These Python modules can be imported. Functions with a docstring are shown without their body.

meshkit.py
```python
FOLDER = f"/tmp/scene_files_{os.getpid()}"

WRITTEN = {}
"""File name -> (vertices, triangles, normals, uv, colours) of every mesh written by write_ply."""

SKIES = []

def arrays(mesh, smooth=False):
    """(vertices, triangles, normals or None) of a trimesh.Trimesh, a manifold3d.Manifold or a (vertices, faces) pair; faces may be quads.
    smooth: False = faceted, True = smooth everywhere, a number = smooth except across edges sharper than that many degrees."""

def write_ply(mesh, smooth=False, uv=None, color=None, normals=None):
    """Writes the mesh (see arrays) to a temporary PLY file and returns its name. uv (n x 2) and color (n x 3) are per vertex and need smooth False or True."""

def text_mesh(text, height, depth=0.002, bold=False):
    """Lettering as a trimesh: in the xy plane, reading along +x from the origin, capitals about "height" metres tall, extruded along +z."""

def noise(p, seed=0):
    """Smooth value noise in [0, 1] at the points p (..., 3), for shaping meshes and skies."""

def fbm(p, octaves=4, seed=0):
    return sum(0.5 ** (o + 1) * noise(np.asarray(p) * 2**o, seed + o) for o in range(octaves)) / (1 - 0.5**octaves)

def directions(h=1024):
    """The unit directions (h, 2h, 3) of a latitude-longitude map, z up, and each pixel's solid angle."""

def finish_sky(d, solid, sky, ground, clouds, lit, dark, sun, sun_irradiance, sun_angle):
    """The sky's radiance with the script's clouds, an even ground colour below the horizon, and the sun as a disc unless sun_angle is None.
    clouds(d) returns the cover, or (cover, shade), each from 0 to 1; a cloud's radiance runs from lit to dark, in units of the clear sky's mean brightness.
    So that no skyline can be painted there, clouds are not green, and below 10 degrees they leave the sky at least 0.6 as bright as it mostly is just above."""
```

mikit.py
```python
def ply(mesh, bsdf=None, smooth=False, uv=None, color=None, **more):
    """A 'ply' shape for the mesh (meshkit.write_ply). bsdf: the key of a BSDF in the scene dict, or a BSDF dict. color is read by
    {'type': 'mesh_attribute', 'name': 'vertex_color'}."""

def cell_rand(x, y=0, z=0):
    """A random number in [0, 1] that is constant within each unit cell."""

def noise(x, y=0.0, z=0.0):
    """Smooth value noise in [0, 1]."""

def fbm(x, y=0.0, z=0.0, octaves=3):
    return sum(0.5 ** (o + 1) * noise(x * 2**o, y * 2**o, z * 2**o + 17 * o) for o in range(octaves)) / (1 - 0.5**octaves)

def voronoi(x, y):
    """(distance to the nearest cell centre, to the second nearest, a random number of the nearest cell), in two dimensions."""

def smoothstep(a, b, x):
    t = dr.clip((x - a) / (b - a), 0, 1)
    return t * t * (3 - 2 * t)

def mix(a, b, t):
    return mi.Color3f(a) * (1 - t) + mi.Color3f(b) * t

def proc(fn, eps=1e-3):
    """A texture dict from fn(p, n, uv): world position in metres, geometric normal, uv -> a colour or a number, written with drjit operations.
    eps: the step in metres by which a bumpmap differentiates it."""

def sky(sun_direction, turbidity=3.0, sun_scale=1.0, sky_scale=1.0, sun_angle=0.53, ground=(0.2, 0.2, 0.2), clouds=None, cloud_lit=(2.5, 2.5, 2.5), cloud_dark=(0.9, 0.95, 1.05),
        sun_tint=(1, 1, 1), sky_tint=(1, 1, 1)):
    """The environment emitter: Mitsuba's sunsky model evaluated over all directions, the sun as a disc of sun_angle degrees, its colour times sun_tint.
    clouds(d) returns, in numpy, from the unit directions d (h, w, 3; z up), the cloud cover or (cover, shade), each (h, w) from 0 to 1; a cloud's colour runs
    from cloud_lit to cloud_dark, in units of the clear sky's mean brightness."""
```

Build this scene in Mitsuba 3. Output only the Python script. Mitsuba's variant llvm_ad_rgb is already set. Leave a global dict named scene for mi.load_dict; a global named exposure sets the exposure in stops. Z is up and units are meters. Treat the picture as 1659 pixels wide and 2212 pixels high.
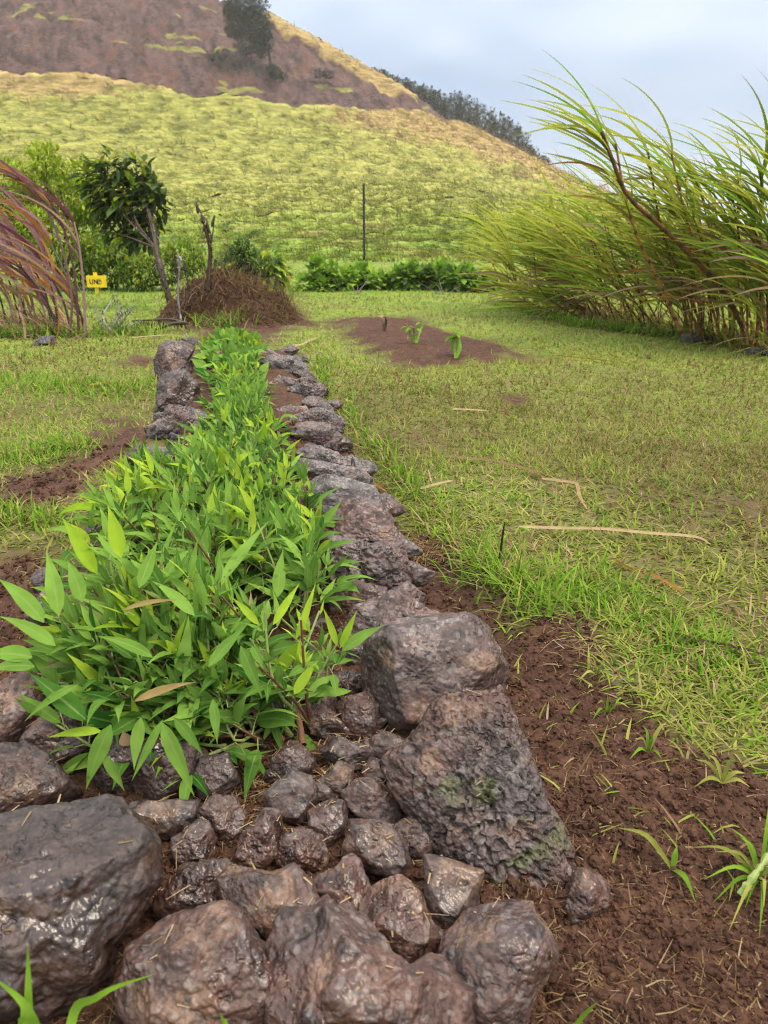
import math, random
import numpy as np, trimesh, shapely
import drjit as dr
import mitsuba as mi
import mikit, meshkit
from meshkit import noise as nz, fbm as fb

T = mi.ScalarTransform4f
# ---------------------------------------------------------------- camera, sky, exposure
EYE = 0.8                                            # metres above the lawn
PITCH = math.atan((1106 - 505) / 1660.6)             # looking down by 19.9 degrees
scene, labels = {}, {}
scene['camera'] = {'type': 'thinlens', 'fov': 53.1, 'fov_axis': 'x', 'near_clip': 0.05, 'far_clip': 20000.0,
                   'aperture_radius': 0.0016, 'focus_distance': 1.7,
                   'to_world': T().look_at(origin=[0, 0, EYE], target=[0, math.cos(PITCH), EYE - math.sin(PITCH)], up=[0, 0, 1])}


def overcast(d):
    el = np.clip(d[..., 2], 0, 1)
    n = fb(d * np.array([2.2, 2.2, 4.5]) + 3.1, 4, 5)
    streak = fb(d * np.array([5.0, 5.0, 14.0]) + 8.0, 3, 9)
    shade = 1.0 - 0.85 * np.clip((el - 0.1) / 0.8, 0, 1) ** 0.8 + 0.7 * (n - 0.5) + 0.16 * (streak - 0.5)
    return np.ones_like(el), np.clip(shade, 0, 1)


scene['sky'] = mikit.sky([0.45, -0.25, 1.0], turbidity=3, sun_scale=0.3, sun_angle=24, clouds=overcast,
                         cloud_lit=(4.3, 4.3, 4.3), cloud_dark=(0.68, 0.91, 1.30), ground=(0.1, 0.11, 0.06))
exposure = 2.82

# ---------------------------------------------------------------- helpers
F = 1659 / 2 / math.tan(math.radians(53.1 / 2))
rng = np.random.default_rng(7)


def ray(px, py):
    """direction of the view through a pixel of the 1659 x 2212 picture"""
    x, y = (px - 829.5) / F, -(py - 1106) / F
    return np.array([x, math.cos(PITCH) + y * math.sin(PITCH), -math.sin(PITCH) + y * math.cos(PITCH)])


def at(px, py, z=0.0):
    d = ray(px, py)
    return np.array([0, 0, EYE]) + d * (z - EYE) / d[2]


def aty(px, py, Y):
    d = ray(px, py)
    return np.array([0, 0, EYE]) + d * Y / d[1]


def sstep(a, b, x):
    t = np.clip((x - a) / (b - a), 0, 1)
    return t * t * (3 - 2 * t)


def unit(v):
    return v / (np.linalg.norm(v, axis=-1, keepdims=True) + 1e-12)


used = {}


def numbered(name):
    n = used.get(name, 0)
    used[name] = n + 1
    return name if n == 0 else f'{name}_{n:03d}'


def put(name, v, f, bsdf, uv=None, smooth=True, parent=None):
    key = numbered((parent + '__' if parent else '') + name)
    if uv is not None and smooth not in (True, False):
        smooth = True
    scene[key] = mikit.ply((v, f), bsdf, smooth=smooth, uv=uv)
    return key


def tag(key, label=None, cat=None, group=None, kind=None):
    labels[key] = {k: x for k, x in (('label', label), ('category', cat), ('group', group), ('kind', kind)) if x}
    return key


def thing(name, label, cat, group=None):
    return tag(numbered(name), label, cat, group)


class Bag:
    def __init__(self):
        self.v, self.f, self.uv, self.n = [], [], [], 0

    def add(self, m):
        v, f, uv = m
        self.v.append(v); self.f.append(f + self.n); self.uv.append(uv); self.n += len(v)

    def mesh(self):
        return np.vstack(self.v), np.vstack(self.f), np.vstack(self.uv)

    def put(self, name, bsdf, parent=None, smooth=True):
        v, f, uv = self.mesh()
        return put(name, v, f, bsdf, uv, smooth, parent)


def join(ms):
    b = Bag()
    for m in ms:
        b.add(m)
    return b.mesh()


def ribbons(C, S, W, N, fold, ku, kv, across=3):
    """N strips: centre lines C (n,k,3), side and normal directions, half widths W (n,k); fold lifts the edges. uv = (tone + across, kind + along)"""
    n, k = C.shape[:2]
    a = np.linspace(-1, 1, across)
    off = S[:, :, None, :] * (W[..., None] * a)[..., None] + N[:, :, None, :] * (W[..., None] * np.abs(a) * fold)[..., None]
    v = (C[:, :, None, :] + off).reshape(n, k * across, 3)
    i, j = np.meshgrid(np.arange(k - 1), np.arange(across - 1), indexing='ij')
    q = np.stack([i * across + j, i * across + j + 1, (i + 1) * across + j + 1, (i + 1) * across + j], -1).reshape(-1, 4)
    f = np.vstack([q[:, [0, 1, 2]], q[:, [0, 2, 3]]])
    u = np.broadcast_to(ku[:, None, None] + (0.03 + 0.94 * (a + 1) / 2)[None, None], (n, k, across))
    w = np.broadcast_to(kv[:, None, None] + np.linspace(0.02, 0.98, k)[None, :, None], (n, k, across))
    uv = np.stack([u, w], -1).reshape(n, k * across, 2)
    return v, f, uv


def flat(r):
    v, f, uv = r
    n, m = v.shape[:2]
    return v.reshape(-1, 3), (f[None] + (np.arange(n) * m)[:, None, None]).reshape(-1, 3), uv.reshape(-1, 2)


def blades(B, D, L, W, bend, ku, kv, k=5, prof=None, fold=0.25, across=3, ref=None, wind=None, rg=rng):
    """curved leaves from bases B along D, bending towards `wind` (default down) by `bend` over their length"""
    n = len(B)
    bend = np.broadcast_to(bend, (n,)).astype(float)
    wind = np.broadcast_to(np.array([0, 0, -1.0]) if wind is None else wind, (n, 3))
    C = np.zeros((n, k, 3)); Dk = np.zeros((n, k, 3))
    p, d = B.copy(), unit(D)
    for i in range(k):
        C[:, i], Dk[:, i] = p, d
        p = p + d * (L / (k - 1))[:, None]
        d = unit(d + wind * (bend / (k - 1))[:, None])
    ref = np.array([0, 0, 1.0]) if ref is None else ref
    S = np.cross(Dk, np.broadcast_to(ref if np.ndim(ref) < 2 else ref[:, None, :], Dk.shape))
    bad = np.linalg.norm(S, axis=-1) < 0.15
    S[bad] = np.cross(Dk[bad], np.array([0.6, 0.8, 0]))
    S = unit(S)
    N = np.cross(S, Dk)
    t = np.linspace(0, 1, k)
    w = W[:, None] * (np.sin(np.pi * t ** 0.7) ** 0.8 if prof is None else prof(t))[None]
    return ribbons(C, S, w, N, fold, ku, kv, across)


def tube(P, r, sides=6, tone=0, kind=0):
    P = np.asarray(P, float)
    r = np.broadcast_to(r, (len(P),)).astype(float)
    t = unit(np.gradient(P, axis=0))
    a = np.cross(t, [0.3, 0.9, 0.1]); a = unit(a); b = np.cross(t, a)
    ang = np.arange(sides + 1) * 2 * np.pi / sides
    v = P[:, None] + r[:, None, None] * (np.cos(ang)[None, :, None] * a[:, None] + np.sin(ang)[None, :, None] * b[:, None])
    i, j = np.meshgrid(np.arange(len(P) - 1), np.arange(sides), indexing='ij')
    m = sides + 1
    q = np.stack([i * m + j, i * m + j + 1, (i + 1) * m + j + 1, (i + 1) * m + j], -1).reshape(-1, 4)
    s = np.concatenate([[0], np.cumsum(np.linalg.norm(np.diff(P, axis=0), axis=1))]); s = s / s[-1]
    uv = np.stack(np.broadcast_arrays(tone + 0.05 + 0.9 * np.linspace(0, 1, m)[None], kind + 0.02 + 0.96 * s[:, None]), -1)
    # end cap fans
    v = v.reshape(-1, 3); uv = uv.reshape(-1, 2); f = np.vstack([q[:, [0, 1, 2]], q[:, [0, 2, 3]]])
    v = np.vstack([v, P[-1] + t[-1] * r[-1] * 0.4]); uv = np.vstack([uv, uv[-1]])
    e = (len(P) - 1) * m
    f = np.vstack([f, np.stack([e + np.arange(sides), e + np.arange(sides) + 1, np.full(sides, len(v) - 1)], 1)])
    return v, f, uv


def smooth_path(P, k=12):
    """Catmull-Rom through the points"""
    P = np.asarray(P, float)
    Q = np.vstack([2 * P[0] - P[1], P, 2 * P[-1] - P[-2]])
    t = np.linspace(0, len(P) - 1 - 1e-9, k)
    i = t.astype(int); u = (t - i)[:, None]
    a, b, c, d = Q[i], Q[i + 1], Q[i + 2], Q[i + 3]
    return 0.5 * (2 * b + (c - a) * u + (2 * a - 5 * b + 4 * c - d) * u ** 2 + (3 * b - a - 3 * c + d) * u ** 3)


def tones(n, rg=rng):
    return rg.integers(0, 16, n).astype(float)


# ---------------------------------------------------------------- materials
PAL = [  # kind: (dark end, light end) of the tone range
    ((.035, .12, .018), (.23, .40, .065)),      # 0 sweet potato leaf
    ((.10, .15, .014), (.43, .46, .06)),        # 1 cane leaf
    ((.08, .022, .028), (.3, .17, .17)),          # 2 purple cane leaf
    ((.15, .085, .04), (.44, .33, .19)),         # 3 straw
    ((.06, .095, .01), (.32, .36, .025)),         # 4 yellow-green shrub leaf
    ((.02, .05, .015), (.14, .2, .07)),       # 5 dark glossy leaf
    ((.12, .15, .025), (.40, .41, .10)),       # 6 lawn blade
    ((.065, .155, .012), (.22, .38, .04)),          # 7 lush blade
    ((.012, .018, .014), (.04, .055, .04)),      # 8 far tree foliage
    ((.12, .15, .02), (.27, .28, .05)),          # 9 hill grass
    ((.16, .11, .04), (.36, .26, .11)),          # 10 dry hill grass
    ((.03, .02, .015), (.10, .065, .045)),       # 11 dead dark stalk
    ((.12, .11, .11), (.42, .41, .40)),          # 12 grey lichened twig
    ((.15, .05, .015), (.4, .2, .06)),           # 13 rusty dead leaf
    ((.19, .33, .02), (.38, .52, .05)),          # 14 fresh lime leaf
    ((.45, .04, .04), (.6, .1, .08)),            # 15 red petal
    ((.11, .042, .012), (.27, .12, .025)),         # 16 cane stalk
    ((.06, .04, .03), (.12, .085, .07)),         # 17 bark
    ((.17, .23, .05), (.30, .35, .12)),           # 18 pale petiole
    ((.09, .03, .02), (.18, .09, .05)),          # 19 red-brown stem
]


def palette(p, n, uv):
    tone = dr.floor(uv.x) / 15.0
    kind = dr.floor(uv.y)
    across, along = uv.x - dr.floor(uv.x), uv.y - kind
    col = mi.Color3f(0)
    for i, (a, b) in enumerate(PAL):
        col = dr.select(kind == i, mikit.mix(a, b, tone), col)
    g = mikit.noise(p.x * 60, p.y * 60, p.z * 60)
    col = col * (0.86 + 0.28 * g)
    rib = 1 - mikit.smoothstep(0.03, 0.075, dr.abs(across - 0.5))
    col = dr.select(kind == 0, mikit.mix(col, mi.Color3f(.26, .36, .12), rib * 0.6 * (1 - 0.5 * along)), col)
    blot = mikit.smoothstep(0.72, 0.8, mikit.noise(p.x * 150, p.y * 150, p.z * 150)) * mikit.smoothstep(0.55, 0.7, mikit.noise(p.x * 9, p.y * 9, p.z * 9))
    col = dr.select(kind == 0, mikit.mix(col, mi.Color3f(.06, .05, .02), blot * 0.6), col)
    edge = mikit.smoothstep(0.6, 1.0, along)
    col = dr.select((kind == 1) | (kind == 6), mikit.mix(col, mi.Color3f(.3, .24, .09), 0.3 * edge * mikit.noise(dr.floor(uv.x) * 3.3, p.x * 2, p.y * 2)), col)
    fr = along * 13.0
    band = 1 - mikit.smoothstep(0.06, 0.2, dr.abs(fr - dr.floor(fr) - 0.5))
    col = dr.select(kind == 16, mikit.mix(col, mi.Color3f(.035, .02, .012), 0.85 * band), col)
    return col


scene['foliage_bsdf'] = {'type': 'principledthin', 'base_color': mikit.proc(palette), 'roughness': 0.3, 'diff_trans': 0.7, 'eta': 1.4}
scene['stem_bsdf'] = {'type': 'twosided', 'nested': {'type': 'principled', 'base_color': mikit.proc(palette), 'roughness': 0.5, 'specular': 0.4}}


def rock_colour(p, n, uv):
    big = mikit.fbm(p.x * 9, p.y * 9, p.z * 9, octaves=3)
    mid = mikit.fbm(p.x * 38 + 7, p.y * 38, p.z * 38, octaves=3)
    fine = mikit.noise(p.x * 260, p.y * 260, p.z * 260)
    brown = mikit.mix((.024, .012, .009), (.11, .056, .041), mid)
    grey = mikit.mix((.016, .015, .016), (.105, .10, .102), mid)
    c = mikit.mix(brown, grey, dr.clip(uv.x + (big - 0.5) * 1.1, 0, 1))
    tan = mikit.smoothstep(0.60, 0.72, mikit.fbm(p.x * 16 + 31, p.y * 16, p.z * 16, octaves=2))
    c = mikit.mix(c, mi.Color3f(.2, .12, .075), tan * 0.45)
    dark = mikit.smoothstep(0.6, 0.78, mikit.noise(p.x * 70 + 3, p.y * 70, p.z * 70))
    c = c * (1 - 0.55 * dark) * (0.55 + 0.9 * fine) * (0.7 + 0.6 * mikit.noise(p.x * 600, p.y * 600, p.z * 600)) * (0.55 + 1.1 * uv.y)
    lich = mikit.smoothstep(0.66, 0.74, mikit.noise(p.x * 120 + 11, p.y * 120, p.z * 120 + 5)) * uv.y
    return mikit.mix(c, mi.Color3f(.36, .35, .33), lich * 0.35)


def rock_rough(p, n, uv):
    g = mikit.noise(p.x * 90, p.y * 90, p.z * 90)
    w = mikit.fbm(p.x * 14 + 50, p.y * 14, p.z * 14, octaves=2)
    return 0.23 + 0.32 * mikit.smoothstep(0.42, 0.6, w) + 0.2 * uv.y + 0.12 * (g - 0.5)


def rock_bump(p, n, uv):
    a = mikit.fbm(p.x * 140 + p.y * 50, p.y * 140 - p.z * 40, p.z * 140 + p.x * 30, octaves=4)
    pit = mikit.smoothstep(0.66, 0.8, mikit.noise(p.x * 210 + 4, p.y * 210, p.z * 210)) * mikit.smoothstep(.45, .6, mikit.noise(p.x * 14, p.y * 14, p.z * 14))
    return a - 0.5 * pit


scene['rock_bsdf'] = {'type': 'bumpmap', 'map': mikit.proc(rock_bump, eps=8e-4), 'scale': 0.0028,
                      'bsdf': {'type': 'principled', 'base_color': mikit.proc(rock_colour), 'roughness': mikit.proc(rock_rough), 'specular': 0.55}}


def moss_colour(p, n, uv):
    c = rock_colour(p, n, uv)
    m = mikit.smoothstep(0.42, 0.62, mikit.fbm(p.x * 22, p.y * 22 + 9, p.z * 22, octaves=3) + 0.55 * (uv.x - 0.5))
    return mikit.mix(c, mi.Color3f(.07, .085, .025), m * 0.6)


scene['mossy_rock_bsdf'] = {'type': 'bumpmap', 'map': mikit.proc(rock_bump, eps=8e-4), 'scale': 0.006,
                            'bsdf': {'type': 'principled', 'base_color': mikit.proc(moss_colour), 'roughness': 0.5, 'specular': 0.45}}


def ground_colour(p, n, uv):
    big = mikit.fbm(p.x * 2.1, p.y * 2.1, 0.0, octaves=3)
    mid = mikit.fbm(p.x * 30, p.y * 30, p.z * 30, octaves=3)
    fine = mikit.noise(p.x * 240, p.y * 240, p.z * 240)
    soil = mikit.mix((.024, .012, .008), (.105, .053, .033), mid) * (0.65 + 0.7 * fine)
    far = mikit.smoothstep(3.0, 9.0, p.y)
    under = mikit.mix((.11, .105, .035), (.15, .21, .03), mikit.smoothstep(2.0, 6.0, p.y) * (0.5 + 0.8 * big))
    under = mikit.mix(under, mi.Color3f(.11, .09, .045), mikit.smoothstep(0.5, 0.7, mid) * 0.5)
    return mikit.mix(under, soil, dr.clip(uv.x, 0, 1))


scene['ground_bsdf'] = {'type': 'bumpmap', 'map': mikit.proc(lambda p, n, uv: mikit.fbm(p.x * 190, p.y * 190, p.z * 190, octaves=2), eps=1e-3), 'scale': 0.004,
                        'bsdf': {'type': 'principled', 'base_color': mikit.proc(ground_colour), 'roughness': 0.75, 'specular': 0.12}}


def hill_colour(p, n, uv):
    x, y, z = p.x, p.y, p.z
    w = mikit.fbm(x * 0.06, y * 0.06, 0.0, octaves=4)
    m = mikit.fbm(x * 0.42 + y * 0.1, y * 0.7, z * 1.1, octaves=3)
    f = mikit.fbm(x * 0.8 + y * .2, y * 0.7, z * 4.2, octaves=3)
    g = mikit.fbm(x * 3.5, y * 4.0, z * 11.0, octaves=2)
    low = mikit.smoothstep(3.0, 0.3, z)
    green = mikit.mix((.15, .16, .028), (.32, .31, .075), mikit.smoothstep(.32, .68, f * 0.5 + g * 0.5))
    green = mikit.mix(green, mikit.mix((.07, .14, .014), (.2, .32, .035), g), low * 0.8)
    tan = mikit.mix((.16, .105, .04), (.36, .25, .1), mikit.smoothstep(.34, .66, f * 0.5 + g * 0.5))
    dry = mikit.smoothstep(0.36, 0.66, uv.x + (w - 0.5) * 0.8 + (m - 0.5) * 0.8)
    grass = mikit.mix(green, tan, dry * 0.9)
    grass = mikit.mix(grass, mi.Color3f(.055, .06, .016), mikit.smoothstep(0.58, 0.70, m) * 0.35 * (1 - dry))
    gul = mikit.fbm(x * 1.5 + z * 0.6, y * 0.35, z * 0.4, octaves=4)
    red = mikit.mix((.028, .015, .015), (.10, .055, .051), mikit.smoothstep(.36, .64, g * .5 + gul * .5))
    rust = mikit.smoothstep(0.56, 0.70, mikit.fbm(x * 0.8 + 5, y * 0.3, z * 0.45, octaves=4))
    red = mikit.mix(red, mi.Color3f(.12, .052, .03), rust * 0.5)
    tuft = mikit.smoothstep(0.70, 0.75, mikit.fbm(x * 0.16 + 2, y * 0.3, z * 0.55, octaves=3))
    red = mikit.mix(red, green * 0.75, tuft * 0.75)
    bare = mikit.smoothstep(0.42, 0.58, uv.y + (mikit.fbm(x * 0.25 + 9, y * 0.25, z * 0.25, octaves=4) - 0.5) * 0.9)
    return mikit.mix(grass, red, bare)


scene['hill_bsdf'] = {'type': 'principled', 'base_color': mikit.proc(hill_colour), 'roughness': 0.85, 'specular': 0.15}
scene['yellow_paint_bsdf'] = {'type': 'principled', 'base_color': mikit.proc(lambda p, n, uv: mikit.mix((.72, .5, .004), (.8, .58, .01), mikit.noise(p.x * 25, p.z * 25))), 'roughness': 0.4}
scene['black_paint_bsdf'] = {'type': 'principled', 'base_color': {'type': 'rgb', 'value': [.015, .017, .02]}, 'roughness': 0.45}
scene['wire_bsdf'] = {'type': 'principled', 'base_color': {'type': 'rgb', 'value': [.12, .13, .13]}, 'roughness': 0.5, 'metallic': 0.6}
# ---------------------------------------------------------------- the ground and the hill
def hill_z(x, y):
    rho2 = ((x + 45.566) / 1.209) ** 2 + (y - 140.475) ** 2
    z = 58.513 * (1 + rho2 / 77.109 ** 2) ** (-1.464) - 19.336
    z = np.logaddexp(0, z)
    back = np.maximum(y, 1.0)
    ramp = 0.085 * np.clip(np.logaddexp(0, (y - 24.0) / 2.5) * 2.5, 0, 55) * (1 - sstep(0.05, 0.34, x / back))
    return np.logaddexp(z * 1.2, ramp * 1.2) / 1.2 - math.log(2) / 1.2 * np.exp(-np.maximum(z, ramp))


def cast(px, py):
    """where the view through a pixel meets the hill"""
    d = ray(px, py)
    t = np.geomspace(12, 400, 4000)
    q = np.array([0, 0, EYE]) + d[None] * t[:, None]
    hit = np.nonzero(q[:, 2] < hill_z(q[:, 0], q[:, 1]))[0]
    return q[hit[0]] if len(hit) else q[-1]


SLIDE = shapely.Polygon([cast(*p)[:2] for p in [(-80, 158), (0, 157), (150, 170), (330, 181), (400, 202), (560, 216), (640, 232), (760, 240), (860, 236), (960, 262), (1010, 275), (960, 235),
                                                (880, 205), (800, 172), (700, 118), (640, 82), (600, 58), (575, 40)]] + [(-20, 148), (-60, 130), (-90, 110)])
# areas of bare earth on the lawn, as outlines on the ground
gp = lambda pts, z=0.0: shapely.Polygon([at(*p, z)[:2] for p in pts])
BED_L = np.array([[-.5, .4], [-.60, 1.08], [-.80, 2.04], [-.95, 3.24], [-1.2, 4.3], [-1.55, 5.6]])
BED_R = np.array([[.34, .4], [.25, .74], [.20, 1.22], [.07, 1.53], [-.17, 3.01], [-.4, 4.2], [-.6, 5.5]])
BED = shapely.Polygon(np.vstack([BED_L, BED_R[::-1]]))
SOIL = [BED,
        gp([(700, 900), (760, 930), (800, 1010), (870, 1100), (960, 1150), (1020, 1210), (1070, 1300), (1120, 1340), (1230, 1340), (1330, 1440), (1400, 1540), (1480, 1640), (1700, 1700), (2300, 1900), (2300, 2600), (700, 2600), (900, 1300)]),
        gp([(370, 900), (240, 905), (150, 975), (60, 1020), (-60, 1050), (-140, 1180), (130, 1130), (160, 1080), (330, 960)]),
        gp([(1080, 862), (1110, 855), (1130, 866), (1100, 872)]),
        gp([(260, 770), (345, 765), (345, 800), (270, 795)]),
        gp([(200, 2300), (-400, 2400), (-400, 1400), (-100, 1230), (90, 1180), (150, 1300), (100, 1500)])]
PLOT = gp([(695, 690), (760, 682), (900, 684), (985, 715), (1080, 735), (1195, 772), (1010, 782), (860, 792), (780, 755)])
HEAPBASE = gp([(370, 690), (400, 745), (560, 760), (640, 720), (700, 700), (600, 650), (400, 660)])


def soil_mask(x, y, wob=True):
    """1 on bare earth, 0 under turf"""
    pts = shapely.points(x, y)
    m = np.zeros(len(x))
    q = np.stack([x, y, 0 * x], -1)
    near = np.hypot(x, y) < 14
    n = (fb(q[near] * 7, 3, 3) - 0.5) * (0.5 if wob else 0)
    for i, P in enumerate(SOIL + [PLOT, HEAPBASE]):
        d = shapely.distance(pts[near], P) - shapely.distance(pts[near], P.boundary) * shapely.contains(P, pts[near])
        w = 0.05 + 0.03 * np.hypot(x[near], y[near])
        m[near] = np.maximum(m[near], sstep(0.5, -0.5, d / w * 0.6 + n * 2.4))
    scuff = fb(q[near] * np.array([1.1, 1.1, 1]), 3, 21)
    m[near] = np.maximum(m[near], 0.55 * sstep(0.60, 0.74, scuff) * sstep(7.0, 3.0, y[near]))
    return m


def plot_height(x, y):
    """the raised planting plot"""
    pts = shapely.points(x, y)
    d = shapely.distance(pts, PLOT.boundary) * np.where(shapely.contains(PLOT, pts), 1, -1)
    return 0.012 * sstep(0.0, 0.3, d) - 0.03 * sstep(0.3, 0.0, np.abs(d))


def bed_height(x, y):
    xl = np.interp(y, BED_L[:, 1], BED_L[:, 0]); xr = np.interp(y, BED_R[:, 1], BED_R[:, 0])
    t = np.minimum(x - xl, xr - x)
    side = sstep(0.0, 0.05, (x - xr)) * sstep(0.28, 0.08, x - xr) * sstep(0.7, 1.5, y) * sstep(5.6, 4, y)
    return (0.05 * sstep(0.02, 0.16, t) * sstep(1.0, 1.8, y) * sstep(5.8, 5.2, y)) - 0.045 * side


def ground_z(x, y, soil=None):
    x, y = np.asarray(x, float), np.asarray(y, float)
    q = np.stack([x, y, 0 * x], -1)
    s = soil_mask(x, y) if soil is None else soil
    z = 0.03 * (fb(q * 1.3, 2, 1) - 0.5) + 0.05 * (fb(q * 0.3, 2, 12) - 0.5) * sstep(2, 6, np.hypot(x, y))
    near = np.hypot(x, y) < 14
    z[near] += plot_height(x[near], y[near]) + bed_height(x[near], y[near])
    clod = fb(q * 55, 3, 4) - 0.5
    lump = fb(q * 16, 2, 6) - 0.5
    grit = fb(q * 140, 2, 14) - 0.5
    z = z + s * (0.007 * grit * sstep(3, 1.2, np.hypot(x, y)) + 0.016 * clod * sstep(6, 2.0, np.hypot(x, y)) + 0.022 * lump) + (1 - s) * 0.008 * lump
    return z


def gz(x, y):
    return float(ground_z(np.array([x]), np.array([y]))[0])


def polar(rows, az):
    x, y = rows[:, None] * np.sin(az)[None], rows[:, None] * np.cos(az)[None]
    i, j = np.meshgrid(np.arange(len(rows) - 1), np.arange(len(az) - 1), indexing='ij')
    m = len(az)
    q = np.stack([i * m + j, (i + 1) * m + j, (i + 1) * m + j + 1, i * m + j + 1], -1).reshape(-1, 4)
    return x.ravel(), y.ravel(), np.vstack([q[:, [0, 2, 1]], q[:, [0, 3, 2]]])


AZ = np.radians(np.r_[np.linspace(-180, -42, 24)[:-1], np.linspace(-42, 42, 381), np.linspace(42, 180, 24)[1:]])
EDGE_R = 22.0
rows = np.r_[0.05, 0.25, np.geomspace(0.42, 3.0, 370), np.geomspace(3.0, EDGE_R, 110)[1:]]
x, y, f = polar(rows, AZ)
s = soil_mask(x, y)
z = ground_z(x, y, s)
z = z * sstep(EDGE_R, EDGE_R - 2, np.hypot(x, y)) + hill_z(x, y) * sstep(16, EDGE_R, np.hypot(x, y))
put('ground', np.stack([x, y, z], -1), f, 'ground_bsdf', np.stack([s, 0 * s], -1))
tag('ground', 'damp garden ground of mown turf and bare red-brown soil', kind='structure')

rows = np.r_[np.geomspace(EDGE_R, 60, 150), np.geomspace(60, 165, 220)[1:], np.geomspace(165, 700, 14)[1:]]
az = AZ
x, y, f = polar(rows, az)
z = hill_z(x, y)
R = np.hypot(x, y)
q3 = np.stack([x, y, z], -1)
pts = shapely.points(x, y)
inn = shapely.contains(SLIDE, pts)
ds = shapely.distance(pts, SLIDE.boundary) * np.where(inn, 1, -1)
bare = 0.5 + np.clip(ds / 9.0, -0.5, 0.5) * np.where(inn, 1.0, 1.6)
bare = np.clip(bare, 0, 1) * (R < 300)
dry = sstep(5, 15.5, z + 0.28 * np.maximum(x, -12)) * 0.72 + 0.14
dry = np.where(R > 300, 0.3, dry)


def tussock(x, y):
    """wind-combed grass hummocks"""
    q = np.stack([x * 0.75 + 0.25 * y, y * 1.0 - 0.3 * x, 0 * x], -1)
    w = (fb(q * 0.5, 2, 31) - 0.5) * 1.6
    a = 1 - np.abs(2 * nz(q * 0.55 + w[:, None], 33) - 1)
    b = 1 - np.abs(2 * nz(q * 1.25 + w[:, None], 35) - 1)
    c = fb(q * 2.6, 2, 37)
    e = 1 - np.abs(2 * nz(q * 0.28 + w[:, None] * .6, 39) - 1)
    return 0.55 * a ** 1.5 + 0.34 * b ** 1.5 + 0.2 * c + .2 * (e ** 2 - .3) * sstep(30, 60, np.hypot(x, y))


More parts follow.
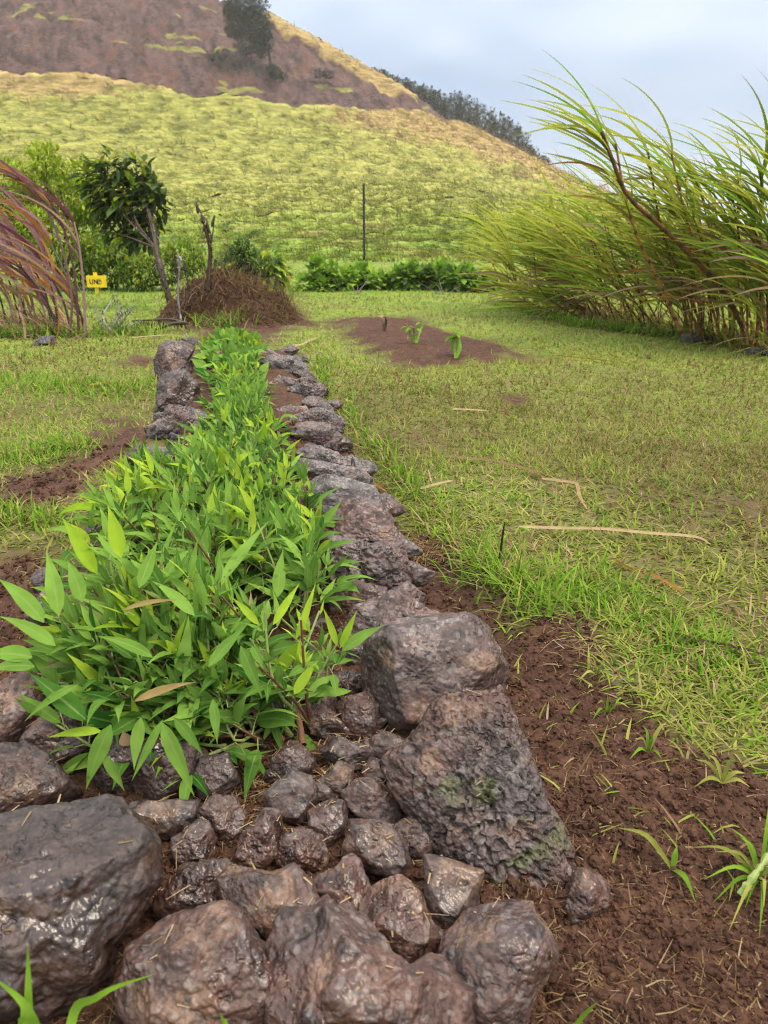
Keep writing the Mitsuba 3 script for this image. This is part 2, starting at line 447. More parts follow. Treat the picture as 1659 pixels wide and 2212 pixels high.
edge = sstep(EDGE_R, EDGE_R + 4, R) * sstep(600, 250, R)
gul = fb(np.stack([x * 0.45 + y * 0.1, y * 0.12, 0 * x], -1), 3, 41) - 0.5
rub = fb(q3 * 0.9, 3, 43) - 0.5
bm = sstep(0.42, 0.6, bare + (fb(q3 * 0.25, 3, 47) - 0.5) * 0.6)
grow = 0.55 + 0.45 * sstep(20, 45, R)
z = z + edge * ((1 - bm) * grow * (tussock(x, y) - 0.3) + bm * (2.6 * gul + 1.6 * rub - 0.9))
HZ = (x, y, z)
put('hill', np.stack([x, y, z], -1), f, 'hill_bsdf', np.stack([dry, bare], -1))
tag('hill', 'steep grassy hill with a bare red-brown landslip near its top', kind='structure')


def tuft_patch(n, r0, r1, amax, seed, kinds):
    """blade tufts standing on the hill's grass"""
    rg = np.random.default_rng(seed)
    az = rg.uniform(-amax, amax, n); r = np.exp(rg.uniform(math.log(r0), math.log(r1), n))
    px, py = r * np.sin(az), r * np.cos(az)
    keep = ~shapely.contains(SLIDE.buffer(1.0), shapely.points(px, py))
    px, py, r = px[keep], py[keep], r[keep]
    pz = hill_z(px, py) + sstep(EDGE_R, EDGE_R + 4, r) * (0.55 + 0.45 * sstep(20, 45, r)) * (tussock(px, py) - 0.3)
    m, k = len(px), 9
    B = np.repeat(np.stack([px, py, pz - 0.04], -1), k, 0) + rg.normal(0, 1, (m * k, 3)) * np.array([.10, .10, .01]) * (0.4 + np.repeat(r, k)[:, None] / 30)
    D = np.array([-0.8, -0.2, 0.45]) + rg.normal(0, 0.4, (m * k, 3))
    L = rg.uniform(.16, .42, m * k) * (0.6 + np.repeat(r, k) / 45)
    W = L * 0.055
    dz = sstep(5, 15.5, np.repeat(pz + 0.28 * np.maximum(px, -12), k)) + np.repeat(rg.normal(0, .22, m), k)
    kv = np.where(dz > 0.55, 10.0, 9.0)
    ku = np.repeat(rg.integers(-3, 13, m), k).astype(float) + rg.integers(0, 5, m * k)
    return flat(blades(B, D, L, W, 1.3, np.clip(ku, 0, 15), kv, k=3, across=2, fold=0, wind=np.array([-.6, -.1, -.6]), prof=lambda t: 1 - 0.93 * t ** 1.5, rg=rg))


v, f, uv = tuft_patch(26000, 22, 125, 0.62, 61, None)
put('hill_grass', v, f, 'foliage_bsdf', uv)
tag('hill_grass', 'long wind-combed yellow-green grass covering the hillside', 'grass', kind='stuff')
# ---------------------------------------------------------------- stones of the bed edging
def crop(x0, y0, k):
    return lambda pts: [((x0 + x / k) * 0.5486, (y0 + y / k) * 0.5486) for x, y in pts]


cA, cB, c4, c7, cD = crop(0, 2400, 1.0972), crop(1000, 2400, 1.276), crop(1200, 1200, 0.9095), crop(560, 1300, 1.765), (lambda p: p)
ICO = {}


def ico(sub):
    if sub not in ICO:
        m = trimesh.creation.icosphere(subdivisions=sub)
        ICO[sub] = (np.array(m.vertices), np.array(m.faces))
    return ICO[sub]


def rock(poly, seed, zk=.55, depth=.85, sub=5, facets=9, cut=.16, low=.10, mid=.05, pits=0.0, base=0.0, p=2.5, grey=.35, light=.3, moss=None, bsdf='rock_bsdf', lift=0.0, flat=0, grow=1.07):
    """a stone whose outline seen from the path is `poly`; solid all round: it bulges to the front and back and goes into the soil"""
    rg = np.random.default_rng(seed)
    P = shapely.Polygon(poly).buffer(0)
    c = np.array(P.centroid.coords[0]); d = ray(*c)
    r = 0.05
    for _ in range(3):
        C = at(*c, base + lift + zk * r)
        r = math.sqrt(P.area / math.pi) * np.dot(C - [0, 0, EYE], ray(829.5, 1106)) / F
    n = -unit(d); ex = unit(np.cross(d, [0, 0, 1.0])); ey = np.cross(n, ex)
    ring = np.array([P.exterior.interpolate(t, normalized=True).coords[0] for t in np.linspace(0, 1, 160, endpoint=False)])
    loc = []
    for q in ring:
        e = ray(*q); h = e * np.dot(C - [0, 0, EYE], n) / np.dot(e, n) + [0, 0, EYE] - C
        loc.append((np.dot(h, ex), np.dot(h, ey)))
    loc = np.array(loc); th = np.arctan2(loc[:, 1], loc[:, 0]); rr = np.hypot(*loc.T)
    o = np.argsort(th); th, rr = th[o], rr[o]
    th = np.r_[th - 2 * np.pi, th, th + 2 * np.pi]; rr = np.r_[rr, rr, rr]
    q, f = ico(sub)
    rp = np.interp(np.arctan2(q[:, 1], q[:, 0]), th, rr)
    rp = rp * 1.08 * grow; rho, rn = np.hypot(q[:, 0], q[:, 1]), depth * r
    R = ((rho / rp) ** p + (np.abs(q[:, 2]) / rn) ** p) ** (-1 / p)
    planes = [(unit(rg.normal(0, 1, 3)), cut * rg.uniform(.05, .6)) for _ in range(facets)] + [(unit(rg.normal(0, 1, 3) * [.75, .75, .35] + [0, .25, .8]), cut * rg.uniform(.5, 1.9)) for _ in range(int(facets * .9))]
    R0 = R.copy()
    for m, cc in planes:
        s = q @ m
        h = (R0 * s).max() * (1 - cc)
        lim = np.where(s > 0.05, h / np.maximum(s, 0.05), 9)
        R = np.minimum(R, lim) + 0.06 * np.clip(R - lim, 0, None)
    if flat:
        up = np.array([np.dot(ex, [0, 0, 1]), ey[2], n[2]])
        s = q @ up
        h = flat * (R0 * q[:, 1])[np.abs(q[:, 2]) < .2].max() * ey[2]
        lim = np.where(s > 0.05, h / np.maximum(s, 0.05), 9)
        R = np.minimum(R, lim) + 0.05 * np.clip(R - lim, 0, None)
    W = q * R[:, None]
    sd = rg.uniform(0, 100, 3)
    for _ in range(rg.integers(2, 5)):                      # chipped hollows
        m = unit(rg.normal(0, 1, 3) + [0, .2, .6]); ang = np.arccos(np.clip(q @ m, -1, 1))
        R = R - r * rg.uniform(.05, .13) * np.exp(-(ang / rg.uniform(.22, .45)) ** 2) * (low / .10)
    bil = lambda sc, o, k: np.abs(2 * fb(W / (sc * r) + sd + .35 * fb(W / (sc * .6 * r) + sd, 2, 77)[:, None], o, k) - 1)
    R = R * (1 + low * 2.4 * (fb(W / (.7 * r) + sd, 2, 1) - .5)) + r * mid * 2.2 * (bil(.55, 2, 2) - .3) + r * mid * 1.5 * (bil(.2, 3, 4) - .3) + r * mid * .4 * (fb(W / (.06 * r) + sd, 2, 6) - .5)
    if pits:
        a = nz(W / .0095 + sd, 5); b = nz(W / .0055 + sd, 6)
        R = R - pits * (0.006 * sstep(.56, .78, a) + .0035 * sstep(.58, .8, b)) + pits * .004 * (fb(W / .05, 2, 9) - .5)
    W = q * R[:, None]
    V = C + W[:, :1] * ex + W[:, 1:2] * ey + W[:, 2:] * n
    tone = np.full(len(V), grey * (.55 if C[1] < 1.6 else .8))
    if moss is not None:
        tone = np.clip(1 - np.linalg.norm(V - moss[0], axis=1) / moss[1], 0, 1)
    return V, f, np.stack([tone, np.full(len(V), light)], -1), C, r


n_rock = 0
TOPS = []


def stone(label, poly, group=None, cat='stone', name='stone', **kw):
    global n_rock
    n_rock += 1
    V, f, uv, C, r = rock(poly, 100 + n_rock, **kw)
    if C[1] < 1.5:
        TOPS.append(V[V[:, 2] > C[2] + .35 * r])
    key = put(name, V, f, kw.get('bsdf', 'rock_bsdf'), uv, True)
    tag(key, label, cat, group)
    return C, r


# near end of the bed, left to right
stone('big dark wet flat-topped boulder at the near left corner with a wilted flower on it', cA([(-110, 980), (0, 905), (130, 850), (350, 830), (500, 832), (590, 930), (662, 990), (662, 1180), (570, 1370), (490, 1450), (470, 1570), (420, 1630), (200, 1760), (-60, 1780), (-150, 1400)]),
      name='boulder', cat='boulder', sub=6, depth=.85, p=3.4, flat=.93, grow=.98, grey=.5, light=.03, facets=5, cut=.07, low=.07, mid=.05)
stone('brown-grey rock behind the flat-topped boulder at the left edge', cA([(-160, 700), (0, 610), (100, 590), (210, 650), (300, 755), (375, 825), (240, 850), (60, 900), (-120, 960)]), grey=.45, light=.2, sub=5)
stone('broad tan slab of rock at the left edge beneath the bush', cA([(-160, 380), (0, 320), (115, 265), (200, 420), (170, 500), (100, 600), (-60, 640), (-180, 560)]), grey=.05, light=.75, sub=5)
stone('flat purplish-grey rock in the shade under the bush', cA([(85, 600), (170, 470), (360, 440), (410, 520), (380, 600), (290, 690), (190, 650)]), grey=.6, light=.4)
stone('dark rock half hidden under the hanging leaves', cA([(420, 640), (520, 540), (640, 530), (700, 600), (640, 740), (520, 800), (420, 760)]), grey=.5, light=.12)
stone('dark rounded rock directly below the lowest hanging leaf', cA([(570, 640), (640, 570), (800, 560), (890, 610), (870, 720), (720, 815), (620, 825), (570, 740)]), grey=.4, light=.15)
stone('blocky dark stone right of the hanging leaf tips', cA([(820, 750), (870, 650), (990, 630), (1025, 740), (950, 810), (850, 820)]), grey=.6, light=.2)
stone('flat slate-grey stone between the dark boulder and the small knobbly stones', cA([(555, 850), (640, 828), (840, 828), (860, 890), (830, 955), (720, 985), (650, 975), (580, 910)]), grey=.85, light=.2, facets=4, mid=.02, depth=.7)
stone('shiny knobbly stone with bright wet bumps beside the flat slate stone', cA([(868, 870), (930, 808), (1020, 808), (1065, 880), (1045, 990), (970, 1025), (925, 960)]), grey=.55, light=.4, mid=.08, low=.16)
stone('small grey stone against the right side of the dark boulder', cA([(740, 1070), (748, 990), (850, 918), (915, 928), (925, 1020), (900, 1085), (790, 1115)]), grey=.6, light=.25)
stone('reddish pitted stone in the middle of the near cobbles', cA([(1003, 1085), (1060, 960), (1140, 868), (1203, 878), (1218, 990), (1200, 1065), (1130, 1115), (1020, 1125)]), grey=.3, light=.35, mid=.07)
stone('long dark brown stone leaning above the big near cobble', cA([(685, 1235), (790, 1118), (960, 1092), (990, 1150), (1003, 1250), (890, 1320), (720, 1360), (675, 1310)]), grey=.25, light=.22, mid=.07)
stone('smooth brown egg-like stone in the centre of the near end', cA([(968, 1180), (1000, 1128), (1180, 1150), (1255, 1128), (1345, 1200), (1390, 1310), (1335, 1405), (1240, 1490), (1180, 1510), (1090, 1400), (1035, 1300), (985, 1260)]), grey=.2, light=.42, facets=6, mid=.022, sub=6)
stone('big rugged near cobble with a pale tan streak down its front', cA([(545, 1640), (595, 1480), (760, 1368), (920, 1292), (1015, 1328), (1065, 1400), (1155, 1480), (1200, 1600), (1195, 1750), (1150, 1840), (900, 1900), (640, 1880), (560, 1760)]), grey=.3, light=.42, sub=6, mid=.06, low=.12)
# right of the centre
SLAB = cB([(690, 790), (800, 720), (985, 470), (1070, 455), (1170, 470), (1235, 448), (1305, 600), (1370, 760), (1480, 975), (1565, 1180), (1612, 1400), (1570, 1550), (1510, 1610), (1400, 1560), (1250, 1480), (1190, 1350), (980, 1255), (890, 1130), (740, 905)])
SC, SR = stone('long pitted pumice-like slab lying along the right edge with green moss', SLAB, name='boulder', cat='boulder', sub=6, depth=.42, p=3.2, facets=4, cut=.08, low=.06, mid=.035, grow=1.04, pits=1.7, grey=.75, light=.42, bsdf='mossy_rock_bsdf', moss=(at(1170, 1800, .12), .19), zk=.35)
stone('large wet lumpy boulder behind the pitted slab', cB([(572, 230), (600, 150), (680, 75), (880, 62), (1050, 58), (1145, 110), (1205, 210), (1258, 330), (1225, 420), (1110, 460), (980, 530), (780, 600), (650, 570), (640, 480), (575, 400)]),
      name='boulder', cat='boulder', sub=6, grey=.5, light=.5, facets=7, cut=.14, mid=.035, low=.09, zk=.7)
stone('crumbly clod-like stone left of the lumpy boulder', cB([(375, 340), (470, 305), (550, 330), (565, 410), (500, 475), (395, 455)]), grey=.3, light=.4, mid=.13)
stone('upright blocky stone left of the foot of the lumpy boulder', cB([(418, 470), (560, 418), (632, 440), (645, 560), (595, 655), (500, 645), (425, 565)]), grey=.3, light=.38, mid=.07)
stone('knuckle-shaped wet stone beside the red stems', cB([(238, 500), (340, 468), (412, 540), (505, 600), (475, 645), (370, 655), (300, 615)]), grey=.4, light=.4, low=.16)
stone('brown stone at the foot of the red stems', cB([(55, 790), (180, 655), (272, 730), (325, 795), (210, 858), (90, 858)]), grey=.12, light=.35, low=.14)
stone('blue-grey smooth wet stone near the centre', cB([(65, 930), (190, 815), (275, 850), (325, 930), (300, 1010), (240, 1060), (150, 1055), (80, 995)]), grey=.95, light=.38, facets=5, mid=.02)
stone('ridged brown stone between the blue-grey stone and the little cobbles', cB([(295, 890), (420, 775), (495, 785), (485, 885), (425, 950), (350, 955)]), grey=.25, light=.35)
stone('lumpy brown-grey stone in front of the knuckle-shaped stone', cB([(345, 705), (400, 645), (490, 665), (575, 685), (605, 740), (550, 805), (400, 785)]), grey=.4, light=.35, low=.14)
stone('rounded mauve-brown stone touching the top left of the pitted slab', cB([(575, 670), (640, 615), (760, 648), (805, 690), (700, 775), (620, 765)]), grey=.4, light=.45)
stone('tiny reddish stone against the left tip of the pitted slab', cB([(542, 790), (600, 745), (665, 788), (665, 855), (560, 885)]), grey=.15, light=.42)
stone('mauve pitted stone left of the middle of the pitted slab', cB([(455, 910), (540, 860), (640, 858), (695, 950), (735, 1060), (705, 1115), (560, 1065), (468, 985)]), grey=.3, light=.48, mid=.05)
stone('grey angular stone right of the blue-grey stone', cB([(285, 1015), (400, 945), (470, 1000), (455, 1085), (375, 1215), (335, 1155), (285, 1085)]), grey=.65, light=.3)
stone('small dark rough stone with straw on it in the middle', cB([(125, 1155), (230, 1095), (330, 1145), (365, 1235), (325, 1345), (230, 1325), (135, 1275)]), grey=.5, light=.28, mid=.08)
stone('small rust-brown stone tucked under the lower left side of the pitted slab', cB([(715, 1095), (790, 1025), (845, 1078), (910, 1175), (875, 1245), (780, 1235)]), grey=.1, light=.36)
stone('wedge-shaped grainy dark stone left of the small rust-brown stone', cB([(465, 1195), (495, 1068), (620, 1065), (725, 1130), (805, 1250), (820, 1325), (740, 1365), (600, 1325), (478, 1245)]), grey=.35, light=.26, facets=6, cut=.2)
stone('flat-faced blue-brown stone under the slab\'s lower edge', cB([(868, 1255), (960, 1268), (1135, 1330), (1115, 1485), (1065, 1545), (1000, 1625), (900, 1565), (872, 1450)]), grey=.6, light=.36, facets=4, mid=.02)
stone('pointed shark-tooth stone between two smooth brown cobbles', cB([(288, 1385), (420, 1310), (470, 1238), (523, 1268), (573, 1400), (585, 1575), (500, 1605), (420, 1575), (400, 1500), (300, 1410)]), grey=.2, light=.38)
stone('glossy brown cobble with a knobby lower end', cB([(565, 1465), (640, 1388), (750, 1365), (835, 1450), (905, 1570), (968, 1650), (955, 1745), (760, 1795), (685, 1725), (585, 1625)]), grey=.15, light=.45, low=.13, facets=6, mid=.03, sub=6)
stone('glossy two-toned cobble at the right of the near end', cB([(1000, 1645), (1070, 1548), (1240, 1485), (1400, 1485), (1485, 1560), (1505, 1680), (1485, 1800), (1395, 1955), (1330, 2070), (1190, 2110), (1050, 2050), (960, 1850), (965, 1735)]), grey=.5, light=.4, sub=6, mid=.04)
stone('small red-brown stone alone on the soil past the tip of the pitted slab', cD([(1225, 1905), (1250, 1880), (1290, 1885), (1312, 1905), (1310, 1960), (1270, 1985), (1235, 1995), (1222, 1960)]), grey=.0, light=.32, sub=4)
stone('broad lumpy brown rock filling the bottom middle', cB([(135, 1690), (230, 1595), (330, 1580), (400, 1515), (440, 1568), (560, 1600), (620, 1650), (680, 1750), (760, 1803), (860, 1735), (965, 1765), (1065, 1850), (1055, 1960), (1020, 2110), (900, 2250), (500, 2300), (150, 2240), (110, 1950)]),
      name='boulder', cat='boulder', sub=6, grey=.25, light=.45, low=.14, mid=.05)
stone('dark cobble at the bottom edge behind the broad lumpy rock\'s left side', cD([(440, 2080), (500, 2040), (590, 2060), (600, 2150), (560, 2260), (440, 2260)]), grey=.4, light=.2, zk=.2, depth=.6)
# small stones behind
stone('small dark stone left of the lumpy boulder', cB([(465, 165), (560, 148), (585, 260), (545, 335), (470, 270)]), grey=.5, light=.2, sub=4)
stone('little dark stone wedged under the front of the lumpy boulder', cB([(715, 612), (760, 568), (840, 555), (855, 610), (780, 635)]), grey=.5, light=.25, sub=4)
stone('little grey pebble between the slab and the lumpy boulder', cB([(828, 605), (880, 540), (955, 528), (965, 580), (880, 665), (840, 655)]), grey=.6, light=.3, sub=4)
stone('pinkish stone among the leaves on the right of the bush', cB([(250, 60), (330, 20), (390, 60), (380, 130), (290, 150), (245, 110)]), grey=.15, light=.6, sub=4)
stone('dusty pink stone just behind the bush\'s right side', cD([(620, 1250), (660, 1235), (690, 1250), (700, 1290), (650, 1310), (618, 1290)]), grey=.2, light=.65, sub=4)
stone('dark gritty stone low behind the right hand shoots', cB([(290, 330), (340, 300), (385, 340), (370, 420), (300, 420)]), grey=.4, light=.3, sub=4)
stone('purplish stone beside the crumbly clod', cD([(640, 1480), (690, 1465), (725, 1490), (715, 1540), (660, 1545)]), grey=.5, light=.35, sub=4)
stone('brown stone half under the bush near the red stems', cD([(560, 1500), (610, 1480), (650, 1500), (640, 1560), (580, 1570)]), grey=.2, light=.3, sub=4)
# the right hand edging, going away
E4 = dict(sub=5, light=.8, grey=.75, zk=.8, grow=1.36, low=.13, mid=.07)
stone('tan-backed grey boulder at the bend of the right hand edging', c4([(125, 825), (200, 742), (260, 757), (325, 840), (335, 885), (290, 900), (240, 860), (150, 870)]), **{**E4, 'grey': .35, 'light': .8})
stone('hollowed lumpy lava rock in front of the tan-backed boulder', c4([(5, 905), (60, 838), (160, 845), (240, 865), (330, 865), (385, 930), (395, 1005), (330, 1070), (270, 1060), (170, 1010), (60, 980)]), sub=6, grey=.5, light=.55, low=.16, mid=.09, pits=1.0, zk=.65)
stone('round pitted stone in front of the hollowed lava rock', c4([(112, 1045), (150, 1005), (260, 1025), (280, 1075), (200, 1130), (130, 1118)]), **{**E4, 'grey': .3, 'light': .5})
stone('small stone at the outer edge beside the round pitted stone', c4([(298, 1045), (370, 1010), (410, 1050), (405, 1110), (330, 1100)]), **{**E4, 'grey': .35, 'light': .55})
stone('rough grey ridge stone behind the lumpy boulder', cD([(770, 1365), (800, 1320), (860, 1300), (905, 1330), (960, 1345), (930, 1400), (850, 1410)]), **E4)
stone('big smooth grey rock leaning over the soil strip', c7([(1205, 1155), (1255, 1058), (1400, 1075), (1540, 1125), (1645, 1260), (1655, 1315), (1500, 1300), (1440, 1375), (1380, 1345), (1240, 1250)]), **{**E4, 'facets': 5, 'mid': .025})
stone('dark knobbly stone below the big smooth grey rock', c7([(1180, 1330), (1260, 1255), (1350, 1280), (1410, 1370), (1380, 1440), (1250, 1440)]), **{**E4, 'light': .35})
stone('pale creased rock above the big smooth grey rock', c7([(1085, 965), (1150, 915), (1270, 945), (1480, 985), (1525, 1050), (1515, 1118), (1400, 1108), (1250, 1070), (1110, 1020)]), **E4)
stone('pale rock with a flat top, fifth from the far end of the right edging', c7([(1125, 875), (1200, 825), (1340, 865), (1370, 905), (1455, 950), (1430, 990), (1300, 970), (1200, 930)]), **E4)
stone('overhanging dark brown rock of the right hand edging', c7([(1085, 725), (1130, 658), (1290, 685), (1395, 780), (1372, 895), (1270, 850), (1170, 800)]), **{**E4, 'light': .3, 'grey': .3})
stone('hollow-topped grey rock above the overhanging dark rock', c7([(1050, 618), (1150, 588), (1230, 568), (1335, 608), (1345, 695), (1250, 697), (1110, 668)]), **{**E4, 'pits': 1.0})
stone('smooth pale lying stone high on the right hand edging', c7([(1125, 485), (1220, 478), (1295, 530), (1300, 578), (1200, 558), (1148, 528)]), **{**E4, 'light': .8})
stone('mossy stone between the pale lying stone and the leaves', c7([(1035, 545), (1130, 538), (1165, 592), (1090, 608)]), **{**E4, 'grey': .2})
stone('mauve stone tight against the leaves of the right edging', c7([(935, 565), (1030, 538), (1085, 570), (1075, 615), (960, 638)]), **{**E4, 'grey': .35})
stone('grey stone with round holes in its top', c7([(1035, 405), (1120, 378), (1235, 420), (1245, 475), (1140, 478), (1070, 458)]), **{**E4, 'pits': 1.3})
stone('dark red-brown cap stone on the outer side of the far edging', c7([(1095, 352), (1180, 337), (1265, 400), (1258, 438), (1190, 408)]), **{**E4, 'light': .25, 'grey': .1})
stone('pale grey stone under the red-brown cap stone', c7([(865, 395), (960, 338), (1065, 360), (1045, 415), (900, 428)]), **E4)
stone('brown stone sitting on the far edging', c7([(925, 292), (1015, 285), (1005, 352), (930, 352)]), **{**E4, 'light': .35, 'grey': .1, 'sub': 4})
stone('broad grey stone near the far end of the right edging', c7([(865, 235), (950, 187), (1070, 202), (1100, 260), (1085, 325), (960, 328), (885, 285)]), **E4)
stone('blue-grey end stone of the right hand edging', c7([(775, 195), (830, 132), (900, 147), (945, 190), (870, 225), (785, 215)]), **E4)
# the left hand edging
L4 = dict(sub=5, light=.55, grey=.45, zk=.55, grow=1.04, low=.13, mid=.07)
stone('tall brown lava rock at the far left end of the edging', c7([(85, 210), (150, 108), (230, 88), (375, 98), (335, 185), (345, 335), (285, 410), (160, 480), (118, 455), (105, 300)]), name='boulder', cat='boulder', **{**L4, 'light': .3, 'grey': .2, 'mid': .06})
stone('brown stone at the foot of the tall left rock', c7([(165, 525), (200, 428), (335, 440), (355, 505), (240, 548)]), **{**L4, 'light': .35, 'grey': .3})
stone('pitted grey rock with a pale flat top on the left hand edging', c7([(85, 670), (98, 610), (190, 535), (335, 540), (355, 600), (335, 690), (230, 750), (130, 780), (95, 745)]), **{**L4, 'light': .6, 'grey': .7, 'pits': 1.2, 'facets': 12})
stone('low pale stone beside the pitted grey rock', c7([(225, 745), (350, 635), (425, 615), (405, 705), (300, 770)]), **{**L4, 'light': .7, 'grey': .7})
stone('purplish stone left of the second clump of leaves', cD([(190, 1090), (235, 1055), (285, 1070), (290, 1110), (215, 1125)]), **L4)
stone('dark stone at the left edge of the bush', cD([(65, 1250), (90, 1225), (125, 1235), (130, 1275), (90, 1290)]), **{**L4, 'light': .2})
stone('red-brown stone in the soil under the bush\'s left side', cD([(55, 1330), (90, 1285), (140, 1280), (170, 1310), (150, 1350), (80, 1360)]), **{**L4, 'grey': .05})
stone('dark stone between the second clump and the left soil', cD([(270, 985), (300, 960), (345, 970), (350, 1000), (290, 1010)]), **{**L4, 'light': .35})
# the smaller stones packed between them
rgf = np.random.default_rng(15)


def blob_poly(px, py, rx, ry):
    n = rgf.integers(6, 9); a = np.sort(rgf.uniform(0, 6.28, n)); k_ = rgf.uniform(.8, 1.15, n)
    return [(px + rx * k_[i] * math.cos(a[i]), py + ry * k_[i] * math.sin(a[i])) for i in range(n)]


def to_px(p):
    d = np.asarray(p) - [0, 0, EYE]
    zc = d[1] * math.cos(PITCH) - d[2] * math.sin(PITCH); yc = d[1] * math.sin(PITCH) + d[2] * math.cos(PITCH)
    return 829.5 + F * d[0] / zc, 1106 - F * yc / zc, F / zc


def packed(edge, y0, y1, n, lab, group, inset, light, size):
    for i in range(n):
        y_ = y0 * (y1 / y0) ** ((i + rgf.uniform(.2, .8)) / n)
        x_ = np.interp(y_, edge[:, 1], edge[:, 0]) + rgf.uniform(*inset)
        u_, v_, s_ = to_px([x_, y_, .05])
        w = rgf.uniform(*size) * s_
        stone(lab, blob_poly(u_, v_, w, w * rgf.uniform(.5, .8)), group, sub=4, light=light * rgf.uniform(.6, 1.3), grey=rgf.uniform(.25, .9), low=.13, mid=.08, zk=.6)


packed(BED_R, 1.6, 5.5, 30, 'small grey stone packed among the bigger stones of the right hand edging', 'small packing stones of the right edging', (-.10, .03), .6, (.045, .08))
packed(BED_L, 1.9, 5.8, 20, 'small dark stone packed along the left hand edging', 'small packing stones of the left edging', (.0, .14), .38, (.045, .085))
packed(np.array([[-.16, .6], [-.05, 1.7]]), .80, 1.55, 16, 'small brown stone filling a gap between the near cobbles', 'gap-filling stones at the near end', (-.12, .16), .35, (.018, .03))
stone('dark upright rock in the left hand edging below the tall brown rock', cD([(338, 850), (350, 815), (400, 800), (430, 830), (425, 890), (380, 915), (342, 895)]), **{**L4, 'light': .35})
stone('dark grey rock under the leaves at the inner left edging', cD([(372, 905), (410, 880), (450, 900), (440, 945), (385, 950)]), **{**L4, 'light': .35})
# stones beyond the lawn
stone('black lava stone at the foot of the leaning cane', cD([(1462, 742), (1480, 722), (1510, 716), (1540, 735), (1530, 752), (1480, 756)]), sub=4, light=.0, grey=.7, base=-.05)
stone('black lava stone at the right edge under the cane', cD([(1605, 768), (1620, 752), (1650, 750), (1690, 760), (1700, 785), (1640, 785)]), sub=4, light=.0, grey=.7, base=-.05)
stone('dark stone among the purple-leaved canes', cD([(70, 745), (90, 728), (115, 727), (122, 740), (100, 752)]), sub=4, light=.12, grey=.8)
# ---------------------------------------------------------------- turf and loose soil
def scatter(n, r0, r1, a0, a1, rg, gamma=1.0):
    """points on the ground, thinning out with distance"""
    u = rg.uniform(0, 1, n)
    r = r0 * (r1 / r0) ** u if gamma == 1.0 else (r0 ** (1 - gamma) + u * (r1 ** (1 - gamma) - r0 ** (1 - gamma))) ** (1 / (1 - gamma))
    a = rg.uniform(a0, a1, n)
    return r * np.sin(a), r * np.cos(a), r


def in_bed(x, y, grow=0.0):
    return (y < 5.6) & (x > np.interp(y, BED_L[:, 1], BED_L[:, 0]) - grow) & (x < np.interp(y, BED_R[:, 1], BED_R[:, 0]) + grow)


def grass_mesh(bx, by, L, W, lean, flatness, ku, kv, rg, far):
    bz = ground_z(bx, by)
    n = len(bx)
    th = rg.uniform(0, 2 * np.pi, n)
    D = np.stack([np.cos(th) * lean - 0.12, np.sin(th) * lean, np.clip(1 - flatness, .12, 1)], -1)
    return flat(blades(np.stack([bx, by, bz - .003], -1), D, L, W, rg.uniform(.1, 1.5, n), ku, kv, k=2 if far else 4, across=2, fold=0, prof=(lambda t: 1 - .97 * t) if far else (lambda t: 1 - .95 * t ** 2), rg=rg))


rg = np.random.default_rng(11)
ms = []
for r0, r1, n, far, a0, a1 in ((0.75, 2.6, 62000, False, -.68, .68), (2.6, 6.5, 95000, True, -.68, .68), (6.5, 24, 90000, True, -.68, .68), (.35, 5, 32000, True, .68, 1.7), (.35, 5, 32000, True, -1.7, -.68)):
    gx, gy, gr = scatter(n, r0, r1, a0, a1, rg)
    s = soil_mask(gx, gy)
    p = np.maximum((1 - s) ** 1.3, .03 * sstep(.35, .6, fb(np.stack([gx * 3, gy * 3, 0 * gx], -1), 2, 79)))
    p *= 0.45 + 0.75 * fb(np.stack([gx * 5, gy * 5, 0 * gx], -1), 2, 71) if not far else 1.0
    ok = (rg.uniform(0, 1, n) < p) & ~in_bed(gx, gy, .04)
    gx, gy, gr = gx[ok], gy[ok], gr[ok]; m = len(gx)
    q = np.stack([gx, gy, 0 * gx], -1)
    patch = fb(q * .9, 3, 73) + .5 * (fb(q * 4.5, 2, 75) - .5)
    L = rg.uniform(.025, .07, m) * (1.0 if not far else 0.75) * (1 + .04 * gr)
    W = rg.uniform(.0013, .0026, m) * (1 + .38 * np.maximum(gr - 1, 0) ** .9)
    flatn = np.clip(rg.normal(.74, .2, m) if not far else rg.normal(.62, .22, m), 0, .95)
    lush = rg.uniform(0, 1, m) < np.clip(.10 + 1.5 * (patch - .5) + .55 * sstep(6.5, 10, gy) + .3 * sstep(-.6, -1.8, gx) * sstep(3, 5, gy), .04, .97)
    straw = rg.uniform(0, 1, m) < .16 + .25 * sstep(.5, .36, patch) - .1 * sstep(6, 9, gy)
    kv = np.where(straw, 3.0, np.where(lush, 7.0, 6.0))
    ku = np.clip(np.round(16 * (patch + rg.normal(0, .22, m)) - 1 + 2.5 * sstep(4, 9, gy)), 0, 15)
    ms.append(grass_mesh(gx, gy, L, W, rg.uniform(.3, 1.0, m), flatn, ku, kv, rg, far))
v, f, uv = join(ms)
put('grass', v, f, 'foliage_bsdf', uv)
tag('grass', 'short mown yellow-green lawn grass with muddy patches', 'grass', kind='stuff')

